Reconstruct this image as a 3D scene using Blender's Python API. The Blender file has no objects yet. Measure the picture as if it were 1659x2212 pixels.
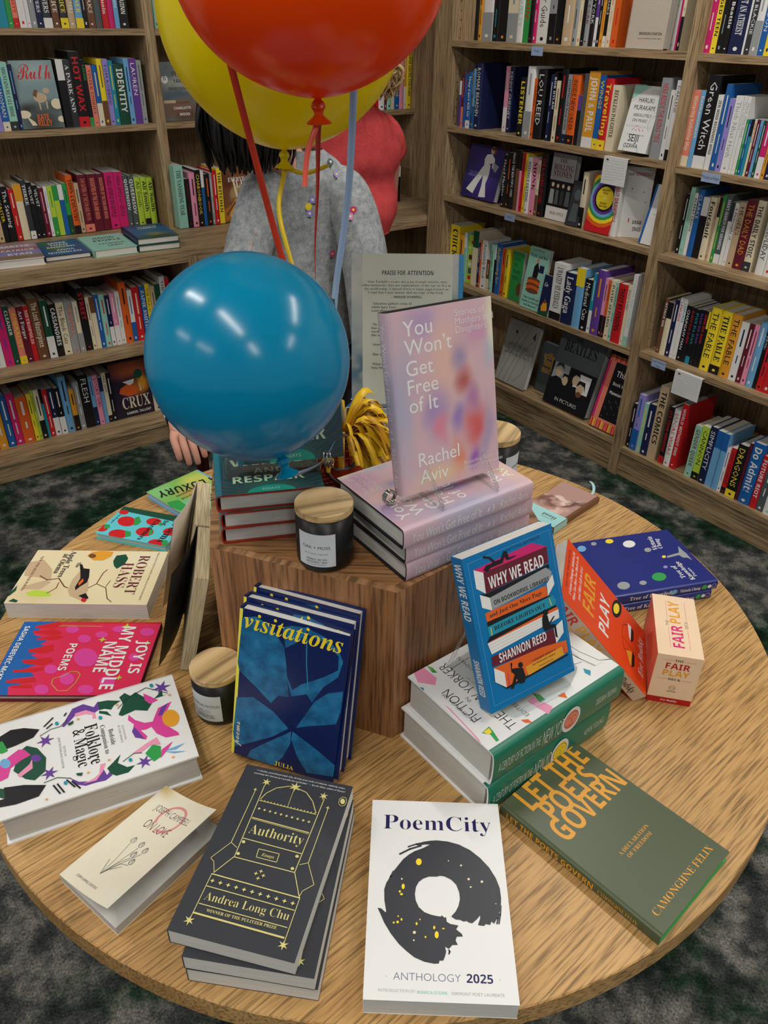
import bpy, math, random
from math import sin, cos, pi, radians as RAD
from mathutils import Vector as V, Matrix, noise
from mathutils.geometry import tessellate_polygon
random.seed(7)
S = bpy.context.scene
COL = S.collection
EXPO = -0.12
WORLD = 0.32
LAMP_E = 6.0
LAMP_W = 20.0
EMB = [(668, 445, 'UyU', 3), (758, 452, 'PPp', 3), (725, 545, 'PqP', 3), (575, 350, 'qp', 2), (722, 362, 'GU', 2)]
# ------------------------------------------------------------------ camera
HC = 1.5755
cd = bpy.data.cameras.new('camera'); cam = bpy.data.objects.new('camera', cd); COL.objects.link(cam)
cd.sensor_fit = 'HORIZONTAL'; cd.sensor_width = 36; cd.lens = 1690.29 / 1659 * 36
cd.clip_start = .02; cd.clip_end = 50
_r = V((.99985478, .00913742, .01438519)); _u = V((-.01704189, .53609601, .84398498)); _f = V((0, .84410756, -.53617387))
cam.matrix_world = Matrix(((_r.x, _u.x, -_f.x, 0), (_r.y, _u.y, -_f.y, 0), (_r.z, _u.z, -_f.z, HC), (0, 0, 0, 1)))
S.camera = cam
# ------------------------------------------------------------------ light, exposure
S.view_settings.view_transform = 'Standard'; S.view_settings.look = 'None'
S.view_settings.exposure = EXPO; S.view_settings.gamma = 1; S.view_settings.use_curve_mapping = False
W = bpy.data.worlds.new('shop_air'); S.world = W; W.use_nodes = True
W.node_tree.nodes['Background'].inputs[0].default_value = (.95, .97, 1, 1); W.node_tree.nodes['Background'].inputs[1].default_value = WORLD
S.cycles.max_bounces = 8; S.cycles.transmission_bounces = 8; S.cycles.use_denoising = True
S.cycles.caustics_reflective = False; S.cycles.caustics_refractive = False
AR = RAD(36.0481); nR = V((cos(AR), sin(AR), 0)); nL = V((-sin(AR), cos(AR), 0)); UP = V((0, 0, 1))
def WP(a, b, z): return nR * a + nL * b + UP * z      # a along the ledge wall, b away from it
ZC = 2.9
LAMPS = [(-.6, 1.95), (-.5, -.02), (-.55, -2), (1.85, -.05), (1.85, -2.1), (1.7, 1.6), (-2.95, 1.9), (-2.95, -.05)]  # the lamp nearest the corner is added to brighten the music bookcase
# ------------------------------------------------------------------ colours and materials
def lin(c): return tuple((x / 255 / 12.92 if x / 255 <= .04045 else ((x / 255 + .055) / 1.055) ** 2.4) for x in c)
PAL = dict(k=(22,22,26),K=(52,54,60),w=(226,226,224),c=(224,212,182),g=(150,154,156),G=(80,90,92),r=(200,30,38),R=(100,26,44),o=(222,98,34),y=(238,212,46),
 m=(222,155,45),n=(26,34,74),N=(24,26,80),b=(28,95,168),B=(110,168,212),t=(150,205,188),T=(32,142,168),e=(48,152,74),E=(24,76,56),l=(178,208,66),p=(230,148,178),
 P=(206,36,110),q=(214,66,150),u=(100,62,148),U=(146,136,206),x=(112,72,48),X=(196,170,136),s=(228,130,108),V=(14,32,84),Y=(206,196,126),A=(108,106,140))
WORDS = dict(k='black',K='charcoal',w='white',c='cream',g='grey',G='slate grey',r='red',R='maroon',o='orange',y='yellow',m='mustard',n='navy',N='indigo',b='blue',B='sky blue',
 t='mint',T='turquoise',e='green',E='dark green',l='lime',p='pink',P='magenta',q='pink',u='purple',U='lavender',x='brown',X='beige',s='coral',V='navy',Y='gold',A='violet')
_M = {}
def mat(c, rough=.5, name=None, spec=.4, **kw):
    key = (c, rough, name, spec, tuple(sorted(kw.items())))
    if key in _M: return _M[key]
    m = bpy.data.materials.new(name or 'print_%s' % (c if isinstance(c, str) else 'ink')); m.use_nodes = True
    b = m.node_tree.nodes['Principled BSDF']
    rgb = lin(PAL[c]) if isinstance(c, str) else lin(c)
    b.inputs['Base Color'].default_value = (*rgb, 1); b.inputs['Roughness'].default_value = rough
    b.inputs['Specular IOR Level'].default_value = spec
    for k, v in kw.items(): b.inputs[k.replace('_', ' ')].default_value = v
    _M[key] = m; return m
class NT:
    def __init__(s, name):
        s.m = bpy.data.materials.new(name); s.m.use_nodes = True; s.t = s.m.node_tree; s.b = s.t.nodes['Principled BSDF']
    def n(s, typ, **kw):
        x = s.t.nodes.new('ShaderNode' + typ)
        for k, v in kw.items(): setattr(x, k, v)
        return x
    def l(s, a, b): s.t.links.new(a, b)
    def coord(s, scale=(1, 1, 1), out='Object'):
        t = s.n('TexCoord'); mp = s.n('Mapping'); mp.inputs['Scale'].default_value = scale; s.l(t.outputs[out], mp.inputs[0]); return mp.outputs[0]
    def noise(s, vec, scale, detail=4, rough=.55):
        x = s.n('TexNoise'); x.inputs['Scale'].default_value = scale; x.inputs['Detail'].default_value = detail; x.inputs['Roughness'].default_value = rough; s.l(vec, x.inputs['Vector']); return x.outputs[0]
    def ramp(s, f, stops, interp='LINEAR'):
        r = s.n('ValToRGB'); e = r.color_ramp.elements; r.color_ramp.interpolation = interp
        while len(e) < len(stops): e.new(.5)
        for i, (p, c) in enumerate(stops): e[i].position = p; e[i].color = (*lin(c), 1)
        s.l(f, r.inputs[0]); return r.outputs[0]
    def mix(s, f, a, b, mode='MIX'):
        x = s.n('MixRGB', blend_type=mode)
        for i, v in enumerate((f, a, b)):
            if isinstance(v, (int, float)): x.inputs[i].default_value = v
            elif isinstance(v, tuple): x.inputs[i].default_value = (*lin(v), 1)
            else: s.l(v, x.inputs[i])
        return x.outputs[0]
    def bump(s, f, st=.2, dist=.002):
        x = s.n('Bump'); x.inputs['Strength'].default_value = st; x.inputs['Distance'].default_value = dist; s.l(f, x.inputs['Height']); s.l(x.outputs[0], s.b.inputs['Normal'])
    def base(s, c): s.l(c, s.b.inputs['Base Color'])
def wood(name, dark, mid, light, axis, fine=90, coarse=7, rough=.45, pores=None):
    N = NT(name); st = [1, 1, 1]; st[axis] = .045
    v = N.coord(tuple(st)); a = N.noise(v, fine, 3); b = N.noise(v, coarse, 4)
    c = N.ramp(b, [(.3, dark), (.5, mid), (.72, light)])
    f = N.ramp(a, [(.36, (120, 112, 104)), (.52, (236, 234, 232)), (.7, (255, 255, 255))])
    c = N.mix(.75, c, f, 'MULTIPLY')
    if pores:
        s2 = [1, 1, 1]; s2[axis] = .02
        p = N.noise(N.coord(tuple(s2)), pores, 2); c = N.mix(N.ramp(p, [(.6, (0, 0, 0)), (.68, (150, 150, 150))]), c, dark)
    N.base(c); N.b.inputs['Roughness'].default_value = rough; N.b.inputs['Specular IOR Level'].default_value = .35; N.bump(a, .08, .001)
    return N.m
_lam = ((150, 126, 94), (172, 146, 110), (190, 166, 130))
LX, LY, LZ = (wood('laminate_oak_' + 'xyz'[i], *_lam, i, 190, 14, .5) for i in range(3))
OAK = wood('table_oak_veneer', (176, 132, 78), (200, 158, 100), (212, 172, 114), 0, 330, 9, .38, 260)
HEXS = wood('riser_oak_upright', (128, 84, 52), (160, 112, 72), (184, 136, 96), 2, 240, 14, .4, 300)
HEXT = wood('riser_oak_top', (140, 94, 58), (172, 124, 80), (194, 148, 102), 0, 240, 12, .38, 300)
HEXE = wood('riser_oak_edge', (150, 108, 72), (174, 130, 90), (190, 148, 106), 0, 90, 20, .45)
BAMB = wood('bamboo_lid', (196, 160, 108), (216, 184, 132), (228, 200, 152), 0, 70, 40, .4)
MAHO = wood('mahogany', (40, 12, 8), (62, 20, 12), (84, 30, 18), 2, 60, 8, .3)
def pages_mat(name, a, b):
    N = NT(name); v = N.coord((60, 60, 5200)); f = N.noise(v, .35, 2); N.base(N.ramp(f, [(.3, a), (.7, b)])); N.b.inputs['Roughness'].default_value = .85; N.b.inputs['Specular IOR Level'].default_value = .1
    return N.m
PAGE = pages_mat('page_edges_white', (196, 194, 186), (222, 220, 213)); PAGEC = pages_mat('page_edges_cream', (190, 180, 156), (216, 208, 186)); PAGED = pages_mat('page_edges_deckle', (150, 132, 100), (226, 214, 178))
PAGEG = pages_mat('page_edges_grey', (176, 174, 168), (200, 198, 192))
def blobs(name, base, lst, rough=.4, warp=.25, wscale=18):
    """soft-edged printed artwork: a base colour with feathered patches at (x, y, rx, ry, colour) in millimetres on the cover"""
    N = NT(name); t = N.n('TexCoord'); nz = N.n('TexNoise'); nz.inputs['Scale'].default_value = wscale; nz.inputs['Detail'].default_value = 2; N.l(t.outputs['Object'], nz.inputs['Vector'])
    sub = N.n('VectorMath', operation='SUBTRACT'); N.l(nz.outputs['Color'], sub.inputs[0]); sub.inputs[1].default_value = (.5, .5, .5)
    sc = N.n('VectorMath', operation='SCALE'); N.l(sub.outputs[0], sc.inputs[0]); sc.inputs['Scale'].default_value = warp * .1
    ad = N.n('VectorMath', operation='ADD'); N.l(t.outputs['Object'], ad.inputs[0]); N.l(sc.outputs[0], ad.inputs[1])
    col = base
    for (x, y, rx, ry, c) in lst:
        mp = N.n('Mapping'); mp.vector_type = 'TEXTURE'; mp.inputs['Location'].default_value = (x / 1000, y / 1000, 0); mp.inputs['Scale'].default_value = (rx / 1000, ry / 1000, 1e3)
        N.l(ad.outputs[0], mp.inputs[0]); g = N.n('TexGradient', gradient_type='SPHERICAL'); N.l(mp.outputs[0], g.inputs[0])
        r = N.n('MapRange', interpolation_type='SMOOTHSTEP'); N.l(g.outputs['Fac'], r.inputs[0]); r.inputs[1].default_value = 0; r.inputs[2].default_value = .95
        col = N.mix(r.outputs[0], col, c)
    N.base(col) if not isinstance(col, tuple) else None
    N.b.inputs['Roughness'].default_value = rough; return N.m
def mottled(name, cols, scale, rough=.5, stretch=(1, 1, 1), detail=6, lo=.3, hi=.7):
    N = NT(name); f = N.noise(N.coord(stretch), scale, detail, .6); n = len(cols)
    N.base(N.ramp(f, [(lo + (hi - lo) * i / (n - 1), c) for i, c in enumerate(cols)])); N.b.inputs['Roughness'].default_value = rough; return N.m
def clear():
    N = NT('clear_acrylic'); t = N.n('BsdfTransparent'); t.inputs[0].default_value = (.95, .97, .97, 1); g = N.n('BsdfGlossy'); g.inputs['Roughness'].default_value = .06; f = N.n('LayerWeight'); f.inputs[0].default_value = .18; m = N.n('MixShader')
    N.l(f.outputs[1], m.inputs[0]); N.l(t.outputs[0], m.inputs[1]); N.l(g.outputs[0], m.inputs[2]); N.l(m.outputs[0], N.t.nodes['Material Output'].inputs[0]); return N.m
CLEAR = clear()
CHROME = mat((200, 200, 200), .15, 'bright_steel', .5, Metallic=1.0)
# ------------------------------------------------------------------ mesh collecting
class MB:
    def __init__(s): s.v = []; s.f = []; s.mi = []; s.mats = []; s.sm = []
    def mid(s, m):
        if m not in s.mats: s.mats.append(m)
        return s.mats.index(m)
    def add(s, vs, fs, m, smooth=False):
        o = len(s.v); i = s.mid(m); s.v += [tuple(x) for x in vs]
        for f in fs: s.f.append([o + k for k in f]); s.mi.append(i); s.sm.append(smooth)
    def box(s, a, b, m, faces=None):
        x0, y0, z0 = a; x1, y1, z1 = b
        vs = [(x0,y0,z0),(x1,y0,z0),(x1,y1,z0),(x0,y1,z0),(x0,y0,z1),(x1,y0,z1),(x1,y1,z1),(x0,y1,z1)]
        F = [('-z',(0,3,2,1)),('+z',(4,5,6,7)),('-y',(0,1,5,4)),('+x',(1,2,6,5)),('+y',(2,3,7,6)),('-x',(3,0,4,7))]
        for k, f in F:
            mm = m if not isinstance(m, dict) else m.get(k, m.get('*'))
            if mm is not None: s.add([vs[i] for i in f], [(0, 1, 2, 3)], mm)
    def tube(s, pts, r, m, n=8, caps=True, smooth=True):
        pts = [V(p) for p in pts]; rs = r if isinstance(r, (list, tuple)) else [r] * len(pts); rings = []
        up = V((.13, .31, .94))
        for i, p in enumerate(pts):
            d = (pts[min(i + 1, len(pts) - 1)] - pts[max(i - 1, 0)]).normalized(); a = d.cross(up)
            if a.length < .05: a = d.cross(V((1, 0, 0)))
            a.normalize(); b = d.cross(a); rings.append([p + (a * cos(t) + b * sin(t)) * rs[i] for t in [2 * pi * k / n for k in range(n)]])
        vs = [q for R in rings for q in R]; fs = [(i * n + k, i * n + (k + 1) % n, (i + 1) * n + (k + 1) % n, (i + 1) * n + k) for i in range(len(pts) - 1) for k in range(n)]
        s.add(vs, fs, m, smooth)
        if caps: s.add(rings[0], [tuple(range(n))[::-1]], m); s.add(rings[-1], [tuple(range(n))], m)
    def lathe(s, prof, m, n=48, M=None, smooth=True, jit=None):
        vs = []; fs = []
        for j, (r, z) in enumerate(prof):
            for k in range(n):
                t = 2 * pi * k / n; p = V((r * cos(t), r * sin(t), z)); vs.append(M @ p if M else p)
        for j in range(len(prof) - 1):
            mm = m[j] if isinstance(m, list) else m
            s.add([vs[i] for k in range(n) for i in (j * n + k, j * n + (k + 1) % n, (j + 1) * n + (k + 1) % n, (j + 1) * n + k)], [tuple(range(4 * k, 4 * k + 4)) for k in range(n)], mm, smooth)
    def build(s, name, parent=None, world=None, weld=False):
        me = bpy.data.meshes.new(name); me.from_pydata(s.v, [], s.f)
        for m in s.mats: me.materials.append(m)
        me.polygons.foreach_set('material_index', s.mi); me.polygons.foreach_set('use_smooth', s.sm)
        if weld:
            import bmesh
            b = bmesh.new(); b.from_mesh(me); bmesh.ops.remove_doubles(b, verts=b.verts, dist=1e-6); b.to_mesh(me); b.free()
        me.update(); o = bpy.data.objects.new(name, me); COL.objects.link(o)
        if parent: o.parent = parent
        if world is not None: o.matrix_world = world
        return o
def ribbon(mb, pts, w, m, side=V((1, 0, 0)), twist=0, th=.0002):
    P = [V(p) for p in pts]; n = len(P); L = []; R = []
    for i, p in enumerate(P):
        d = (P[min(i + 1, n - 1)] - P[max(i - 1, 0)]).normalized(); a = (side - d * side.dot(d)).normalized(); a = Matrix.Rotation(twist * i / (n - 1), 3, d) @ a; k = d.cross(a) * th
        L.append((p - a * w / 2, p + a * w / 2, k))
    vs = []
    for a, b, k in L: vs += [a + k, b + k, a - k, b - k]
    fs = []
    for i in range(n - 1):
        o = 4 * i; fs += [(o, o + 1, o + 5, o + 4), (o + 2, o + 6, o + 7, o + 3), (o, o + 4, o + 6, o + 2), (o + 1, o + 3, o + 7, o + 5)]
    mb.add(vs, fs, m, True)
def bez(a, b, c, d, n=24):
    a, b, c, d = V(a), V(b), V(c), V(d)
    return [a * (1 - t) ** 3 + b * 3 * t * (1 - t) ** 2 + c * 3 * t * t * (1 - t) + d * t ** 3 for t in [i / n for i in range(n + 1)]]
# ------------------------------------------------------------------ tagging
def tag(o, label, cat, group=None, kind=None):
    if label: o['label'] = label
    if cat: o['category'] = cat
    if group: o['group'] = group
    if kind: o['kind'] = kind
    return o
def thing(name, label, cat, M=None, group=None):
    o = bpy.data.objects.new(name, None); COL.objects.link(o); o.empty_display_size = .05
    if M is not None: o.matrix_world = M
    return tag(o, label, cat, group)
def struct(mb, name): return tag(mb.build(name), None, None, None, 'structure')
def frame(o, X, Y, Z): return Matrix(((X[0], Y[0], Z[0], o[0]), (X[1], Y[1], Z[1], o[1]), (X[2], Y[2], Z[2], o[2]), (0, 0, 0, 1)))
def rz(x, y, z, deg): return Matrix.Translation((x, y, z)) @ Matrix.Rotation(RAD(deg), 4, 'Z')
# ------------------------------------------------------------------ lettering and printed artwork
_cv = bpy.data.curves.new('lettering', 'FONT'); _ob = bpy.data.objects.new('lettering', _cv); _T = {}
_MAP = {'b': (0x1D5D4, 0x1D5EE, 0x1D7EC), 'B': (0x1D400, 0x1D41A, 0x1D7CE), 'S': (0x1D400, 0x1D41A, 0x1D7CE), 'I': (0x1D468, 0x1D482, 0), 'C': (0x1D4D0, 0x1D4EA, 0), 'Z': (0x1D468, 0x1D482, 0)}
_OFF = {'B-': -.009, 'S-': -.012, 's-': -.013, 'b-': -.01}
def txt(s, style='N', res=3):
    k = (s, style, res)
    if k in _T: return _T[k]
    mp = _MAP.get(style[0]); out = ''
    for ch in s:
        if mp and 'A' <= ch <= 'Z': ch = chr(mp[0] + ord(ch) - 65)
        elif mp and 'a' <= ch <= 'z': ch = chr(mp[1] + ord(ch) - 97)
        elif mp and mp[2] and '0' <= ch <= '9': ch = chr(mp[2] + ord(ch) - 48)
        out += ch
    _cv.body = out; _cv.offset = _OFF.get(style, 0); _cv.resolution_u = res
    me = _ob.to_mesh(); vs = [(v.co.x, v.co.y) for v in me.vertices]; fs = [tuple(p.vertices) for p in me.polygons]; _ob.to_mesh_clear()
    x0 = min([v[0] for v in vs], default=0); x1 = max([v[0] for v in vs], default=1)
    vs = [(x - x0, y) for x, y in vs]; _T[k] = (vs, fs, max(x1 - x0, 1e-4)); return _T[k]
class Art:
    """flat printed shapes laid on one face of a mesh; x, y in millimetres, every shape a hair above the one before"""
    def __init__(s, mb, fn, w, h, step=2.2e-5, rough=.4): s.mb = mb; s.fn = fn; s.w = w; s.h = h; s.k = 0; s.step = step; s.rough = rough
    def m(s, c): return c if isinstance(c, bpy.types.Material) else mat(c, s.rough)
    def clip(s, pts):
        for ax, lim, sg in ((0, 0, 1), (0, s.w, -1), (1, 0, 1), (1, s.h, -1)):
            out = []
            for i in range(len(pts)):
                a, b = pts[i - 1], pts[i]; da, db = (a[ax] - lim) * sg, (b[ax] - lim) * sg
                if (da < 0) != (db < 0): t = da / (da - db); out.append((a[0] + (b[0] - a[0]) * t, a[1] + (b[1] - a[1]) * t))
                if db >= 0: out.append(b)
            pts = out
            if len(pts) < 3: return []
        return pts
    def raw(s, pts, fs, c):
        s.k += 1; z = s.k * s.step + 4e-5; s.mb.add([s.fn(x, y, z) for x, y in pts], fs, s.m(c))
    def poly(s, pts, c, clip=True):
        if clip: pts = s.clip(list(pts))
        if len(pts) < 3: return
        fs = tessellate_polygon([[V((x, y, 0)) for x, y in pts]])
        ar = lambda f: (pts[f[1]][0] - pts[f[0]][0]) * (pts[f[2]][1] - pts[f[0]][1]) - (pts[f[2]][0] - pts[f[0]][0]) * (pts[f[1]][1] - pts[f[0]][1])
        s.raw(pts, [f if ar(f) > 0 else f[::-1] for f in fs], c)
    def rect(s, x0, y0, x1, y1, c): s.poly([(x0, y0), (x1, y0), (x1, y1), (x0, y1)], c)
    def disc(s, x, y, rx, ry, c, rot=0, n=20):
        a = RAD(rot); s.poly([(x + rx * cos(t) * cos(a) - ry * sin(t) * sin(a), y + rx * cos(t) * sin(a) + ry * sin(t) * cos(a)) for t in [2 * pi * i / n for i in range(n)]], c)
    def ring(s, x, y, r, w, c, a0=0, a1=360, n=28):
        s.line([(x + r * cos(RAD(a0 + (a1 - a0) * i / n)), y + r * sin(RAD(a0 + (a1 - a0) * i / n))) for i in range(n + 1)], w, c)
    def star(s, x, y, r, c, n=4, q=.35): s.poly([(x + (r if i % 2 == 0 else r * q) * sin(pi * i / n), y + (r if i % 2 == 0 else r * q) * cos(pi * i / n)) for i in range(2 * n)], c)
    def line(s, pts, w, c):
        vs = []; fs = []
        for (a, b), (p, q) in zip(pts, pts[1:]):
            l = math.hypot(p - a, q - b) or 1; nx, ny = -(q - b) / l * w / 2, (p - a) / l * w / 2; ex, ey = (p - a) / l * w * .3, (q - b) / l * w * .3; o = len(vs)
            vs += [(a + nx - ex, b + ny - ey), (a - nx - ex, b - ny - ey), (p - nx + ex, q - ny + ey), (p + nx + ex, q + ny + ey)]; fs.append((o, o + 1, o + 2, o + 3))
        s.raw(vs, fs, c)
    def text(s, t, x, y, c, style='N', size=None, width=None, rot=0, hk=1, align='l', maxw=None, res=3):
        vs, fs, w = txt(t, style, res)
        if width: k = width / w; ky = k * hk
        else:
            k = ky = size
            if maxw and w * k > maxw: k = maxw / w
        dx = {'l': 0, 'c': -w * k / 2, 'r': -w * k}[align]; a = RAD(rot); ca, sa = cos(a), sin(a)
        s.raw([(x + (u * k + dx) * ca - v * ky * sa, y + (u * k + dx) * sa + v * ky * ca) for u, v in vs], fs, c)
    def run(s, prog):
        for ln in prog:
            t = ln.split(' '); P = lambda q: tuple(float(i) for i in q.split(','))
            if t[0] == 'P': s.poly([P(q) for q in t[2:]], t[1])
            elif t[0] == 'L': s.line([P(q) for q in t[3:]], float(t[2]), t[1])
            elif t[0] == 'D': s.disc(*P(t[2]), float(t[3]), float(t[4]), t[1], float(t[5]))
            elif t[0] == '*': s.star(*P(t[2]), float(t[3]), t[1], 6 if t[1] in 'uY' and float(t[3]) > 4 else 4)
            elif t[0] == 'R':
                n = int(t[2]); a, b = P(t[4]), P(t[5])
                for i in range(n): f = i / (n - 1); s.star(a[0] + (b[0] - a[0]) * f, a[1] + (b[1] - a[1]) * f, float(t[3]), t[1], 4, .45)
            elif t[0] == 'T':
                a = float(t[4]); a = 90 * round(a / 90) if abs(a - 90 * round(a / 90)) < 9 else a
                s.text(' '.join(t[7:]), *P(t[3]), t[1], t[2], width=float(t[5]), rot=a, hk=float(t[6]), res=4)
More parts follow.
